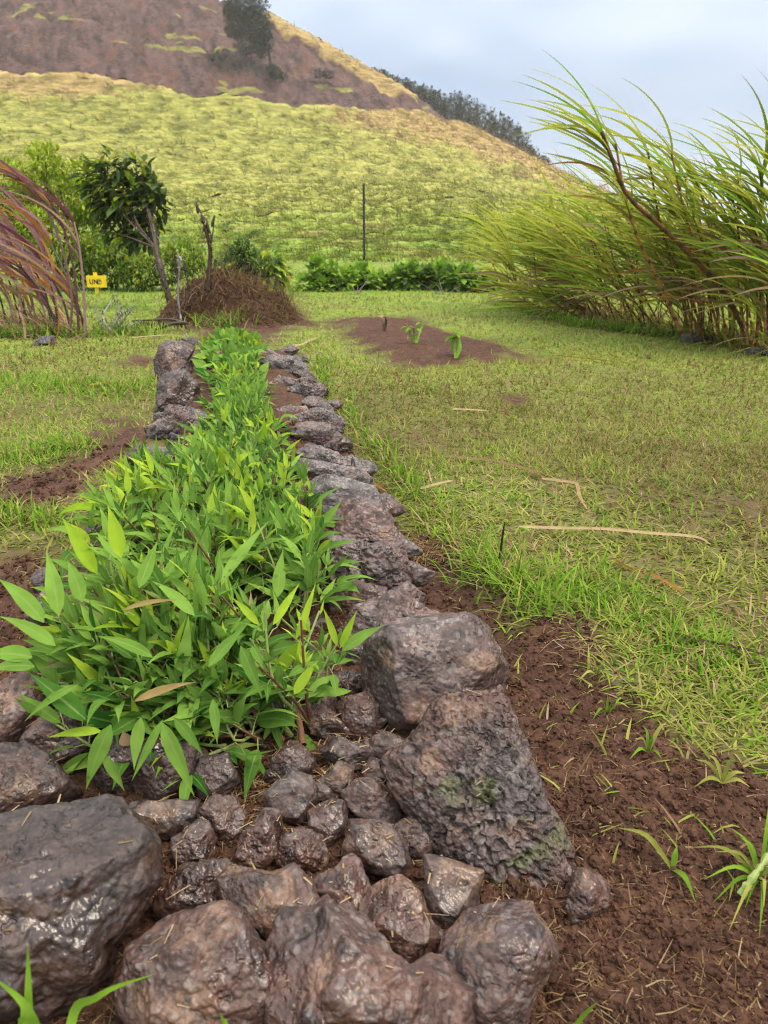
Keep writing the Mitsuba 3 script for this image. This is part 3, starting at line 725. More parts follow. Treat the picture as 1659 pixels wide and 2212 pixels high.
# the taller fringe along the outside of the right hand edging
ms = []
for (ax, ay), (bx, by), n, w, l0, l1 in (((735, 850), (800, 960), 140, .07, .05, .11), ((815, 950), (925, 1100), 270, .07, .05, .12), ((1040, 1200), (1180, 1330), 330, .09, .05, .14), ((1290, 1000), (1640, 1180), 350, .3, .03, .06),
                                     ((1230, 1250), (1660, 1500), 900, .15, .03, .08), ((930, 1090), (1030, 1210), 170, .08, .04, .08), ((700, 780), (690, 850), 250, .08, .05, .1), ((40, 830), (330, 850), 900, .3, .04, .09), ((0, 1000), (180, 960), 500, .15, .04, .09), ((-50, 1120), (140, 1130), 350, .1, .04, .08), ((-60, 735), (330, 725), 900, .22, .07, .18), ((1250, 705), (1660, 752), 1300, .12, .06, .16), ((1060, 655), (1250, 705), 700, .12, .06, .15)):
    t = rg.uniform(0, 1, n)
    A, B = at(ax, ay), at(bx, by)
    c = A + (B - A) * t[:, None] + rg.normal(0, w * .45, (n, 3))
    L = rg.uniform(l0, l1, n)
    d = np.hypot(c[:, 0], c[:, 1])
    ms.append(grass_mesh(c[:, 0], c[:, 1], L, rg.uniform(.0014, .0028, n) * (1 + .28 * np.maximum(d - 1, 0)), rg.uniform(.2, .9, n), np.clip(rg.normal(.35, .25, n), 0, .9), np.clip(np.round(rg.normal(10, 3.5, n)), 0, 15), np.where(rg.uniform(0, 1, n) < .09, 3., np.where(rg.uniform(0, 1, n) < .8, 7., 6.)), rg, False))
v, f, uv = join(ms)
put('long_grass', v, f, 'foliage_bsdf', uv)
tag('long_grass', 'taller bright green grass fringes by the stones, soil edges and canes', 'grass', kind='stuff')

# crumbs of soil and shreds of dead root and straw on the bare earth
iv, if_ = ico(1)
n = 28000
cx, cy, cr = scatter(n * 3, .5, 3.2, -.66, .75, rg)
ok = (soil_mask(cx, cy) > .55)
cx, cy, cr = cx[ok][:n], cy[ok][:n], cr[ok][:n]; n = len(cx)
sz = rg.gamma(2.0, .0009, n) * (.8 + .35 * cr) + .0008
cz = ground_z(cx, cy)
jit = iv[None] * (1 + rg.normal(0, .22, (n, len(iv), 1))) * rg.uniform(.6, 1.2, (n, 1, 3))
V = jit * sz[:, None, None] + np.stack([cx, cy, cz + sz * .3], -1)[:, None]
FF = if_[None] + (np.arange(n) * len(iv))[:, None, None]
put('soil_crumbs', V.reshape(-1, 3), FF.reshape(-1, 3), 'ground_bsdf', np.tile([1.0, 0.0], (n * len(iv), 1)), smooth=False)
tag('soil_crumbs', 'loose dark brown crumbs of soil lying on the bare earth', 'soil', kind='stuff')
n = 10000
cx, cy, cr = scatter(n * 3, .55, 5.0, -.66, .66, rg)
ok = (soil_mask(cx, cy) > .35)
cx, cy, cr = cx[ok][:n], cy[ok][:n], cr[ok][:n]; n = len(cx)
th = rg.uniform(0, 2 * np.pi, n)
D = np.stack([np.cos(th), np.sin(th), rg.normal(.12, .2, n)], -1)
L = rg.gamma(2.0, .006, n) + .003
v, f, uv = flat(blades(np.stack([cx, cy, ground_z(cx, cy) + .004], -1), D, L, rg.uniform(.0003, .0011, n) * (.7 + .35 * cr), rg.normal(.2, .6, n), np.clip(np.round(rg.normal(6, 4, n)), 0, 15), rg.choice([3., 3., 3., 19., 10., 10.], n) , k=3, across=2, fold=0, prof=lambda t: 1 - .8 * t, rg=rg))
put('straw_litter', v, f, 'foliage_bsdf', uv)
tag('straw_litter', 'short shreds of dead root and straw scattered over the soil', 'straw', kind='stuff')

# mats of pale shredded straw dropped on the soil
ms = []
for px_, py_, wx, wy, n in ((935, 1168, .07, .05, 900), (600, 1690, .05, .04, 350), (760, 1590, .03, .03, 120), (300, 785, .15, .10, 250), (1090, 1180, .10, .06, 200), (1500, 1120, .25, .2, 240), (1240, 1400, .05, .06, 120)):
    c = at(px_, py_) + rg.normal(0, 1, (n, 3)) * [wx, wy, 0]
    th = rg.uniform(0, 2 * np.pi, n)
    ms.append(flat(blades(np.stack([c[:, 0], c[:, 1], ground_z(c[:, 0], c[:, 1]) + rg.uniform(.002, .014, n)], -1), np.stack([np.cos(th), np.sin(th), rg.normal(.08, .2, n)], -1), rg.uniform(.012, .05, n), rg.uniform(.0006, .0016, n), rg.normal(.2, .5, n), tones(n, rg), rg.choice([3., 3., 10., 3., 19.], n), k=3, across=2, fold=0, prof=lambda t: 1 - .6 * t, rg=rg)))
v, f, uv = join(ms)
put('straw_mat', v, f, 'foliage_bsdf', uv)
tag('straw_mat', 'mats of pale shredded straw on the soil beside the edging', 'straw', kind='stuff')

# scraps of straw stuck to the wet stones
B = np.vstack([t[rg.integers(0, len(t), 3 + int(len(t) > 1500) * 6)] for t in TOPS if len(t) > 10]) + [0, 0, .0015]
n = len(B); th = rg.uniform(0, 2 * np.pi, n)
v, f, uv = flat(blades(B, np.stack([np.cos(th), np.sin(th), rg.normal(0, .1, n)], -1), rg.gamma(2, .004, n) + .003, rg.uniform(.0005, .0014, n), .1, np.clip(tones(n, rg) + 4, 0, 15), rg.choice([3., 3., 10.], n), k=3, across=2, fold=0, prof=lambda t: 1 - .5 * t, rg=rg))
put('straw_scraps', v, f, 'foliage_bsdf', uv)
tag('straw_scraps', 'tiny pale straw scraps stuck on the wet near stones', 'straw', kind='stuff')
# ---------------------------------------------------------------- sweet potato vines filling the bed
def potato_leaf(B, D, L, W, bend, tone, kind, rg, ref=None):
    prof = lambda t: np.interp(t, [0, .05, .15, .32, .5, .7, .88, 1], [.05, .34, .80, 1, .86, .52, .17, .01])
    n = len(B)
    return blades(B, D, L, W, bend, tone, kind, k=9, prof=prof, fold=.22, across=5, ref=ref, wind=unit(np.array([-.12, -.05, -1.0]) + rg.normal(0, .35, (n, 3))), rg=rg)


def vines(key, shoots, rg, size0=1.0, heart=False, heroes=(), young=.25):
    """shoots: (root, tip) pairs; leaves spiral up the upper part of each shoot on thin petioles"""
    B, D, L, W, bend, tone, kind, stem, pet, ref = [], [], [], [], [], [], [], [], [], []
    for sh_ in shoots:
        root, tip = sh_[:2]; size = sh_[2] if len(sh_) > 2 else size0
        mid = (root + tip) / 2 + np.array([rg.normal(0, .03), rg.normal(0, .03), -.02])
        P = smooth_path([root, mid, tip], 7)
        stem.append(tube(P, np.linspace(.0034, .0018, 7), 5, rg.integers(3, 13), 18 if rg.uniform() < .6 else 19))
        ax = unit(tip - mid)
        a0 = rg.uniform(0, 6.28); k = rg.integers(6, 10)
        fresh = rg.uniform() < young
        for j in range(k):
            t = .42 + .58 * (j + 1) / k
            base = P[min(6, int(t * 6))] + (P[6] - P[5]) * rg.uniform(-.3, .3)
            a = a0 + 2.4 * j
            rad = unit(np.array([math.cos(a), math.sin(a), 0]) - ax * .3)
            young_ = j / k
            el = .42 + .88 * young_ + rg.normal(0, .18)
            d = unit(rad * math.cos(el) + (ax * .55 + np.array([-.08, 0, .6])) * math.sin(el))
            pl = rg.uniform(.018, .05) * (1.15 - .8 * young_) * size
            e = base + d * pl + np.array([0, 0, -.004])
            pet.append(tube([base, base + d * pl * .5 + [0, 0, .003], e], [.0014, .0012, .001], 4, rg.integers(6, 15), 18))
            l = size * rg.uniform(.062, .115) * (1.1 - .62 * young_ ** 2)
            d2 = unit(d + rg.normal(0, .18, 3) + np.array([-.1, -.12, .1]))
            lime = fresh and young_ > .35
            nl = 1
            if rg.uniform() < .3 and not heart:
                nl = 3
            for q in range(nl):
                dd = d2 if q == 0 else unit(d2 + (1 if q == 1 else -1) * .75 * unit(np.cross(d2, [0, 0, 1.0]) + 1e-6))
                B.append(e); D.append(dd); L.append(l * (1 if q == 0 else .62))
                W.append(l * ((.36 if heart else rg.uniform(.095, .155)) if nl == 1 else .085 if q else .11))
                bend.append(rg.uniform(-.25, 1.5) * (1.2 - .7 * young_))
                old = rg.uniform() < .03 * (1.3 - young_)
                kind.append((3.0 if rg.uniform() < .4 else 18.0) if old else 14.0 if lime else 0.0)
                tone.append(float(np.clip(round(rg.normal(7.0 + 4 * young_, 4.2)), 0, 15)))
                ref.append(unit(np.array([rg.normal(0, .45), rg.normal(-.25, .4), 1.0])))
    for base, tip, w, b, kd, tn, up in heroes:
        d = tip - base; l = np.linalg.norm(d)
        B.append(base); D.append(unit(d) + np.array([0, 0, b * .5])); L.append(l * (1 + .07 * b * b)); W.append(w); bend.append(b); kind.append(float(kd)); tone.append(float(tn)); ref.append(up)
    B, D, L, W, bend, tone, kind, ref = map(np.array, (B, D, L, W, bend, tone, kind, ref))
    v, f, uv = potato_leaf(B, D, L, W, bend, tone, kind, rg, ref)
    stems = Bag()
    for m in stem + pet:
        stems.add(m)
    stems.put('stems', 'stem_bsdf', key)
    labels[key + '__stems'] = {'kind': 'stuff'}
    area = L * W / (np.linalg.norm(B - [0, 0, EYE], axis=1) ** 2)
    order = np.argsort(-area)
    for i in order[:295]:
        k2 = put('leaf', v[i], f, 'foliage_bsdf', uv[i], True, key)
        if kind[i] == 3.0:
            labels[k2] = {'label': 'withered pale brown leaf'}
    if len(order) > 295:
        vv, ff, uu = flat((v[order[295:]], f, uv[order[295:]]))
        put('foliage', vv, ff, 'foliage_bsdf', uu, True, key)
        labels[key + '__foliage'] = {'kind': 'stuff'}


rg = np.random.default_rng(21)


def lf(b, t, Yb, Yt, wpx, bend=.5, kind=0, tone=10, up=(0, -.5, 1)):
    """one leaf seen from base pixel b to tip pixel t at the distances Yb, Yt"""
    A, C = aty(*b, Yb), aty(*t, Yt)
    return A, C, wpx / F * np.linalg.norm(A - [0, 0, EYE]) / 2 * .80, bend, kind, tone, unit(np.array(up, float))


HERO = [
    lf((478, 1258), (583, 1128), 1.02, 1.10, 46, .25, 0, 12, (-.5, -.6, .6)),
    lf((600, 1290), (606, 1186), 1.06, 1.10, 36, .2, 0, 12, (.2, -1, .4)),
    lf((262, 1205), (240, 1090), 1.10, 1.16, 44, .2, 14, 6, (.1, -1, .4)),
    lf((128, 1330), (108, 1188), 1.00, 1.08, 48, .3, 0, 13, (.1, -1, .4)),
    lf((178, 1300), (155, 1210), 1.04, 1.10, 42, .4, 0, 11, (.2, -1, .5)),
    lf((95, 1345), (0, 1245), .98, 1.02, 44, .5, 0, 11, (.4, -.7, .7)),
    lf((120, 1395), (0, 1330), .96, .97, 36, .5, 0, 12, (.3, -.6, .8)),
    lf((70, 1420), (-35, 1418), .95, .94, 50, .5, 0, 10, (0, -.5, 1)),
    lf((75, 1440), (-30, 1450), .94, .92, 36, .6, 0, 8, (0, -.7, 1)),
    lf((185, 1555), (58, 1455), .93, .95, 56, .2, 0, 2, (.4, -.5, .8)),
    lf((290, 1515), (430, 1480), .93, .95, 22, .5, 10, 13, (0, -.8, .7)),
    lf((265, 1318), (395, 1298), 1.0, 1.02, 14, .5, 10, 12, (0, -.8, .7)),
    lf((350, 1560), (418, 1722), .92, .89, 44, .15, 0, 12, (0, -1, .3)),
    lf((352, 1555), (292, 1690), .93, .90, 24, .3, 0, 11, (-.3, -1, .3)),
    lf((375, 1550), (440, 1632), .93, .93, 30, .3, 0, 8, (.3, -1, .3)),
    lf((240, 1565), (188, 1700), .92, .90, 46, .4, 0, 10, (.3, -1, .4)),
    lf((305, 1550), (285, 1660), .92, .90, 34, .3, 0, 14, (.4, -1, .4)),
    lf((225, 1630), (268, 1710), .91, .90, 32, .3, 0, 13, (-.2, -1, .4)),
    lf((460, 1510), (472, 1608), .95, .93, 28, .2, 0, 11, (0, -1, .2)),
    lf((520, 1395), (565, 1510), .98, .96, 36, .3, 0, 8, (0, -1, .4)),
    lf((545, 1395), (570, 1445), .98, .96, 26, .3, 0, 8, (0, -1, .4)),
    lf((635, 1500), (688, 1425), 1.04, 1.06, 30, .2, 14, 10, (-.3, -1, .4)),
    lf((740, 1405), (832, 1348), 1.12, 1.12, 34, .3, 0, 12, (0, -.7, .8)),
    lf((735, 1400), (772, 1318), 1.12, 1.14, 22, .2, 14, 5, (.1, -1, .4)),
    lf((728, 1395), (700, 1310), 1.12, 1.14, 20, .2, 14, 8, (.1, -1, .4)),
    lf((640, 1380), (690, 1260), 1.10, 1.14, 22, .2, 14, 11, (.1, -1, .4)),
    lf((590, 1350), (650, 1260), 1.08, 1.14, 24, .2, 14, 9, (.1, -1, .4)),
    lf((560, 1350), (500, 1290), 1.06, 1.10, 22, .2, 14, 9, (.1, -1, .4)),
    lf((300, 1270), (345, 1175), 1.08, 1.16, 36, .3, 0, 9, (.3, -1, .5)),
    lf((210, 1240), (128, 1120), 1.12, 1.18, 40, .3, 14, 4, (.4, -1, .5)),
    lf((220, 1580), (110, 1600), .93, .94, 26, .4, 14, 8, (0, -.6, 1)),
    lf((280, 1610), (262, 1580), .92, .92, 40, .4, 3, 8, (0, -1, .6)),
    lf((700, 1130), (742, 1085), 1.5, 1.5, 20, .3, 0, 12, (0, -.8, .7)),
    lf((330, 1420), (215, 1375), .98, 1.0, 30, .5, 0, 9, (.2, -.7, .8)),
    lf((420, 1330), (330, 1255), 1.02, 1.06, 34, .4, 0, 12, (.3, -.7, .8)),
    lf((450, 1440), (540, 1350), .98, 1.02, 34, .3, 0, 9, (-.2, -.8, .7)),
    lf((170, 1480), (60, 1560), .93, .93, 22, .5, 0, 11, (.2, -.7, .8)),
]
ROOT = np.array([-.125, 1.10, 0.0])
sh = []
for i in range(98):
    a, r = rg.uniform(0, 2 * np.pi), math.sqrt(rg.uniform(0, 1))
    c = np.array([-.41 + .20 * r * math.cos(a), 1.18 + .19 * r * math.sin(a), 0])
    c[2] = .065 + .185 * (1 - r ** 2.2) * rg.uniform(.75, 1.05) + .03 * (c[1] > 1.15)
    root = c * [1, 1, 0] * .55 + ROOT * .45 + [0, 0, .02]
    sh.append((root, c))
for px, py, Y in ((650, 1340, 1.10), (600, 1330, 1.10), (735, 1380, 1.14), (690, 1320, 1.16), (560, 1440, 1.04), (540, 1380, 1.05), (570, 1300, 1.1)):
    c = aty(px, py, Y)
    sh.append((ROOT + [0, 0, .02], c, .62))
k = thing('sweet_potato_plant', 'big bushy narrow-leaved sweet potato plant nearest the camera, trailing over the dark boulder', 'plant')
vines(k, sh, rg, 1.0, heroes=HERO)
# its bare red-brown stems arching left from the root
for pts, r, kd in (([(655, 1610, .03), (640, 1540, .05), (600, 1480, .09), (560, 1400, .14)], .006, 19), ([(612, 1600, .01), (560, 1545, .05), (500, 1510, .06), (400, 1470, .08)], .0055, 19), ([(630, 1590, .01), (575, 1530, .06), (480, 1480, .08), (330, 1440, .09)], .005, 18),
                   ([(575, 1615, .0), (520, 1575, .03), (440, 1545, .05), (350, 1545, .05)], .0035, 17), ([(690, 1440, .06), (735, 1425, .08), (745, 1395, .11)], .0055, 18), ([(420, 1420, .12), (250, 1460, .09), (110, 1440, .10)], .0055, 18)):
    P = smooth_path([at(x_, y_, z_) for x_, y_, z_ in pts], 14)
    v, f, uv = tube(P, np.linspace(r, r * .7, 14), 8, 8, kd)
    put('stem', v, f, 'stem_bsdf', uv, True, k)

for lab, y0, y1, n, hgt, size, heart, shr in (
        ('dense dome of sweet potato leaves directly behind the nearest bush', 1.42, 2.1, 120, .19, 1.0, False, .16),
        ('third sweet potato plant along the bed, beside the overhanging dark rock', 2.1, 3.0, 84, .14, .9, False, .23),
        ('fourth sweet potato plant along the bed, leaves pointing left beside the tall brown rock', 2.95, 4.0, 70, .12, .9, False, .25),
        ('far sweet potato plant with broader yellow-green leaves at the end of the bed', 4.0, 5.35, 64, .13, .95, True, .26)):
    sh = []
    for i in range(n):
        y_ = rg.uniform(y0, y1)
        xl = np.interp(y_, BED_L[:, 1], BED_L[:, 0]) + shr * (.25 if y_ < 2.3 else 1.0); xr = np.interp(y_, BED_R[:, 1], BED_R[:, 0]) - shr * 1.12
        if y_ < 2.2:
            xl -= .02
        t = rg.uniform(-1, 1)
        c = np.array([(xl + xr) / 2 + t * (xr - xl) / 2, y_, 0.06 + hgt * (1 - .6 * t * t) * rg.uniform(.65, 1.05)])
        sh.append((np.array([c[0] * .8 + .2 * (xl + xr) / 2, y_ + .03, .03]), c))
    k = thing('sweet_potato_plant', lab, 'plant')
    vines(k, sh, rg, size, heart)
# ---------------------------------------------------------------- canes
def cane_stalk(clump, root, P, r, kinds, rg, n_leaf, wind, L=(.42, .8), Wd=.0125, spread=.35, dead=.25, start=.22, stalk_kind=16):
    P = smooth_path(P, 14)
    v, f, uv = tube(P, np.linspace(r, r * .62, 14), 7, rg.integers(0, 16), stalk_kind)
    st = put('stalk', v, f, 'stem_bsdf', uv, True, clump)
    t = np.sort(np.r_[rg.uniform(start, .92, n_leaf - 3), .95, .98, 1.0]); n = len(t)
    idx = t * 13; i0 = np.minimum(idx.astype(int), 12)
    B = P[i0] + (P[i0 + 1] - P[i0]) * (idx - i0)[:, None]
    ax = unit(P[np.minimum(i0 + 1, 13)] - P[i0])
    D = unit(ax * 1.4 + rg.normal(0, spread, (n, 3)) * [1, 1, .6] + wind * .3)
    old = (rg.uniform(0, 1, n) < dead * (1.6 - 1.4 * t)) & (t < .9)
    kv = np.where(old, rg.choice(kinds[1], n), rg.choice(kinds[0], n))
    bend = rg.uniform(.7, 2.1, n) + .5 * old
    W = np.where(old[:, None], unit(wind + [0, 0, -.55]), unit(wind + rg.normal(0, .16, (n, 3))))
    prof = lambda s: np.interp(s, [0, .08, .3, .6, .85, 1], [.55, .8, 1, .8, .4, .02])
    v, f, uv = blades(B, D, rg.uniform(*L, n), Wd * rg.uniform(.6, 1.25, n), bend, np.clip(np.round(rg.normal(9, 3.4, n)), 0, 15), kv.astype(float), k=11, prof=prof, fold=.3, across=3, wind=W, ref=np.array([.1, -.6, .8]), rg=rg)
    for i in range(n):
        k = put('leaf', v[i], f, 'foliage_bsdf', uv[i], True, st)


rg = np.random.default_rng(31)
ROW0, ROW1 = at(1130, 668), at(1660, 772)
GREEN, DRY = [1., 1., 1., 1., 1., 7.], [13., 3., 3., 10., 1.]
WIND = np.array([-1.0, .05, -.16])


def row_point(t, off):
    d = unit(ROW1 - ROW0)
    return ROW0 + (ROW1 - ROW0) * t + np.array([d[1], -d[0], 0]) * off


def cane_clump(label, n, t0, t1, h0, h1, lean0, lean1, first, depth=.7, r=.009, group=None, dead=.2, nl=(13, 18), Wd=.0135):
    k = thing('sugar_cane', label, 'sugar cane', group)
    for i in range(n):
        b = row_point(rg.uniform(t0, t1), -rg.uniform(0, depth)) * [1, 1, 0]
        h, l = rg.uniform(h0, h1), -rg.uniform(lean0, lean1)
        y = rg.normal(-.05, .1)
        mid = np.array([l * first, y * .5, h * (.5 - .14 * first)])
        cane_stalk(k, None, [b, b + mid, b + np.array([l, y, h])], r * rg.uniform(.75, 1.15), (GREEN, DRY), rg, int(rg.integers(*nl)), WIND, dead=dead, Wd=Wd)
    basal(k, n * 9, t0, t1, depth)
    return k


def basal(k, n, t0, t1, depth, kinds=(13., 3., 3., 1., 1., 7., 11.), pts=None, L=(.25, .6)):
    B = np.array([row_point(rg.uniform(t0, t1), -rg.uniform(0, depth)) for _ in range(n)]) * [1, 1, 0] if pts is None else pts
    n = len(B)
    D = rg.normal(0, .5, (n, 3)) * [1, .7, .6] + [-.45, 0, .75]
    v, f, uv = flat(blades(B, D, rg.uniform(*L, n), rg.uniform(.005, .011, n), rg.uniform(.8, 2.4, n), tones(n, rg), rg.choice(kinds, n), k=7, across=2, fold=0, wind=unit(np.array([-.8, 0, -.55]) + rg.normal(0, .2, (n, 3))), prof=lambda t: 1 - .95 * t ** 2, rg=rg))
    put('basal_leaves', v, f, 'foliage_bsdf', uv, True, k)
    labels[k + '__basal_leaves'] = {'kind': 'stuff', 'label': 'dry and green leaves round the stalk bases'}


k = cane_clump('sprawling sugar cane at the left end of the row, leaning low over the lawn', 17, .0, .36, .4, .85, .3, .8, .8, dead=.35)
for pts, Y in (([(1275, 690), (1200, 655), (1130, 628), (1085, 640 - 30), (1060, 560)], 9.3), ([(1420, 690), (1330, 655), (1230, 655), (1130, 610), (1080, 520)], 8.8), ([(1300, 700), (1180, 640), (1090, 560), (1060, 500)], 9.2)):
    P = [aty(*p, Y + .0 * i) for i, p in enumerate(pts)]
    cane_stalk(k, None, P, .012, (GREEN, DRY), rg, 9, WIND, dead=.4)
cane_clump('dense light green sugar cane in the middle of the cane row', 27, .2, .62, .65, 1.05, .25, .6, .5)
cane_clump('sugar cane thicket behind the long leaning stalk, shorter stalks with dry lower leaves', 15, .5, .92, .65, 1.05, .2, .5, .4, dead=.4)
k = thing('sugar_cane', 'long thick orange-banded sugar cane stalk leaning far to the left against the sky', 'sugar cane')
cane_stalk(k, None, [aty(1621, 745, 5.75), aty(1573, 645, 5.7), aty(1501, 561, 5.65), aty(1429, 490, 5.6), aty(1357, 425, 5.55), aty(1325, 350, 5.5), aty(1300, 285, 5.5)], .019, (GREEN, DRY), rg, 15, np.array([-1.0, 0, -.1]), L=(.55, .85), start=.78, dead=.3, Wd=.015)
cane_stalk(k, None, [aty(1475, 725, 5.9), aty(1420, 600, 5.9), aty(1380, 520, 5.9), aty(1350, 420, 5.9), aty(1330, 310, 5.9)], .012, (GREEN, DRY), rg, 13, WIND, L=(.5, .85), start=.5, Wd=.0165)
cane_stalk(k, None, [aty(1560, 740, 5.9), aty(1520, 600, 5.9), aty(1480, 460, 5.9), aty(1450, 330, 5.9)], .011, (GREEN, DRY), rg, 13, WIND, L=(.5, .85), start=.5, Wd=.0165)
cane_stalk(k, None, [aty(1530, 735, 6.1), aty(1470, 600, 6.1), aty(1430, 500, 6.1), aty(1400, 330, 6.1)], .011, (GREEN, DRY), rg, 13, WIND, L=(.5, .85), start=.5, Wd=.0165)
cane_clump('tall upright sugar cane at the right edge with leaves blown left', 14, .74, 1.08, .75, 1.2, .10, .36, .35, depth=.3, r=.0095, Wd=.0155)
cane_clump('tall sugar cane farther back at the right edge, seen through the front stalks', 9, .66, 1.04, .95, 1.3, .15, .45, .35, depth=.8, Wd=.0165)

k = thing('purple_cane', 'purple-leaved cane clump arching to the left at the left edge of the lawn', 'cane plant')
PUR, PDRY = [2., 2., 13., 3., 2., 2.], [3., 13., 3., 13.]
rgp = np.random.default_rng(37)
for i in range(17):
    b = at(rgp.uniform(-90, 185), rgp.uniform(695, 735)) + [0, rgp.uniform(0, .5), 0]
    h = rgp.uniform(.55, .9); l = rgp.uniform(-.25, .02)
    cane_stalk(k, None, [b, b + [l * .3, 0, h * .5], b + [l, rgp.normal(-.05, .1), h]], .010, (PUR, PDRY), rgp, int(rgp.integers(7, 10)), np.array([-1, -.1, -.12]), L=(.5, .95), spread=.28, dead=.4, start=.2, Wd=.015, stalk_kind=2 if rgp.uniform() < .5 else 11)
for pts in ([(183, 728), (182, 640), (172, 540), (160, 480)], [(150, 722), (155, 640), (135, 540), (100, 450), (60, 400)], [(170, 715), (162, 600), (140, 500), (105, 430), (70, 395)]):
    cane_stalk(k, None, [aty(*p, 6.3) for p in pts], .011, (PUR, PDRY), rgp, 7, np.array([-1, -.1, -.25]), L=(.4, .9), spread=.2, dead=.3, start=.5, Wd=.011, stalk_kind=2)

n = 260
basal(k, 0, 0, 0, 0, (2., 13., 3., 3., 11.), np.array([at(rgp.uniform(-90, 190), rgp.uniform(690, 740)) for _ in range(n)]) * [1, 1, 0], (.25, .65))

# ---------------------------------------------------------------- shrubs and trees
def leaf_cloud(blobs, n, size, kinds, tone, rg, aspect=.42, wind=np.array([0, 0, 0.0]), shell=.45, k=3):
    """small leaves filling several clumps: (centre, radii)"""
    vol = np.array([np.prod(r) for _, r in blobs]) ** .75
    which = rg.choice(len(blobs), n, p=vol / vol.sum())
    C = np.array([c for c, _ in blobs])[which]; R = np.array([np.broadcast_to(r, 3) for _, r in blobs])[which]
    d = unit(rg.normal(0, 1, (n, 3)))
    rad = rg.uniform(shell, 1.06, n) ** .7
    B = C + d * R * rad[:, None]
    D = unit(d * .8 + rg.normal(0, .55, (n, 3)) + wind)
    L = size * rg.uniform(.6, 1.3, n)
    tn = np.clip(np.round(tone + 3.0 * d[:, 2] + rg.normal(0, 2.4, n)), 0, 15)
    return blades(B, D, L, L * aspect * .5, rg.uniform(0, 1, n), tn, rg.choice(kinds, n).astype(float), k=k, across=3 if k > 3 else 2, fold=.2 if k > 3 else 0, prof=lambda t: np.interp(t, [0, .45, 1], [.25, 1, .03]), rg=rg)


def branches(key, root, ends, r, kind=17, rg=rng, name='trunk', fork=.45):
    b = Bag()
    root = np.array(root, float)
    for e in ends:
        e = np.array(e, float)
        m = root + (e - root) * .5 + rg.normal(0, .06, 3) * np.linalg.norm(e - root)
        b.add(tube(smooth_path([root, m, e], 7), np.linspace(r, r * .25, 7), 6, rg.integers(2, 10), kind))
    b.put(name, 'stem_bsdf', key)


def shrub(name, label, cat, root, blobs, n, size, kinds, tone, seed, r=.02, aspect=.42, wind=np.zeros(3), parts=False, name2='trunk'):
    rg = np.random.default_rng(seed)
    k = thing(name, label, cat)
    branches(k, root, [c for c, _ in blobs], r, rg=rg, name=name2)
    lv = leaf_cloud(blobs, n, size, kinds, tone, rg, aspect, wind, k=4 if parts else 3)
    if parts:
        for i in range(min(n, 290)):
            put('leaf', lv[0][i], lv[1], 'foliage_bsdf', lv[2][i], True, k)
    else:
        v, f, uv = flat(lv)
        put('crown', v, f, 'foliage_bsdf', uv, True, k)
        labels[k + '__crown'] = {'kind': 'stuff'}
    return k


def pixblobs(spec, Y, dy=.3, seed=0, n_sub=0):
    """clumps seen at pixel (x, y) with pixel radii at the distance Y"""
    rg = np.random.default_rng(seed)
    out = []
    for x_, y_, rx, ry in spec:
        c = aty(x_, y_, Y) + [0, rg.uniform(-dy, dy), 0]
        m = Y / F
        out.append((c, np.array([rx * m, (rx + ry) * .5 * m, ry * m])))
    return out


rg = np.random.default_rng(41)
bl = pixblobs([(20, 400, 48, 50), (75, 385, 42, 45), (120, 355, 36, 34), (160, 380, 38, 36), (195, 430, 36, 40), (215, 455, 26, 24), (130, 430, 44, 46), (60, 450, 50, 50), (180, 500, 34, 44), (110, 500, 50, 44), (30, 520, 48, 50), (200, 560, 30, 34)], 12.3, .5, 1)
shrub('shrub', 'tall yellow-green shrub behind the purple canes at the left', 'shrub', at(120, 612) + [0, .3, 0], bl, 9500, .09, [4, 14, 4, 14, 14, 4], 10, 42, .03, .45)
bl = pixblobs([(215, 385, 30, 36), (250, 362, 32, 30), (290, 368, 32, 28), (240, 420, 30, 34), (335, 440, 22, 34), (228, 455, 20, 26), (285, 515, 26, 18), (318, 520, 22, 16), (240, 500, 16, 20), (318, 408, 28, 32), (285, 410, 32, 32), (262, 440, 28, 30), (310, 452, 28, 30), (290, 492, 30, 26), (332, 490, 20, 26), (258, 490, 16, 20)], 9.0, .15, 2)
kt = shrub('small_tree', 'small windblown tree with dark glossy leaves bent left on a leaning trunk', 'tree', aty(336, 535, 8.7), bl, 290, .16, [5, 5, 5, 4, 7], 10, 43, .010, .62, np.array([-.7, 0, -.2]), parts=True, name2='branches')
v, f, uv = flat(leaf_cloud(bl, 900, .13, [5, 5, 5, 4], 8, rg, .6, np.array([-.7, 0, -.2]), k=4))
put('foliage', v, f, 'foliage_bsdf', uv, True, kt)
labels[kt + '__foliage'] = {'kind': 'stuff'}
P = smooth_path([aty(373, 668, 8.6), aty(352, 600, 8.6), aty(338, 545, 8.7), aty(330, 490, 8.8), aty(312, 430, 8.9)], 16)
v, f, uv = tube(P, np.linspace(.04, .022, 16) * (1 + .25 * rg.uniform(-1, 1, 16)), 8, 5, 11)
put('trunk', v, f, 'stem_bsdf', uv, True, kt)
n = 260
t = rg.uniform(0.03, .95, n) * 15; B = P[t.astype(int)] + rg.normal(0, .015, (n, 3))
v, f, uv = flat(blades(B, rg.normal(0, 1, (n, 3)) + [0, 0, -1], rg.uniform(.04, .12, n), np.full(n, .008), .5, tones(n, rg), rg.choice([11., 11., 11., 3., 12., 7.], n), k=3, across=2, fold=0, rg=rg))
put('shaggy_bark', v, f, 'foliage_bsdf', uv, True, kt)
labels[kt + '__shaggy_bark'] = {'kind': 'stuff', 'label': 'shaggy dead leaves and moss on the trunk'}
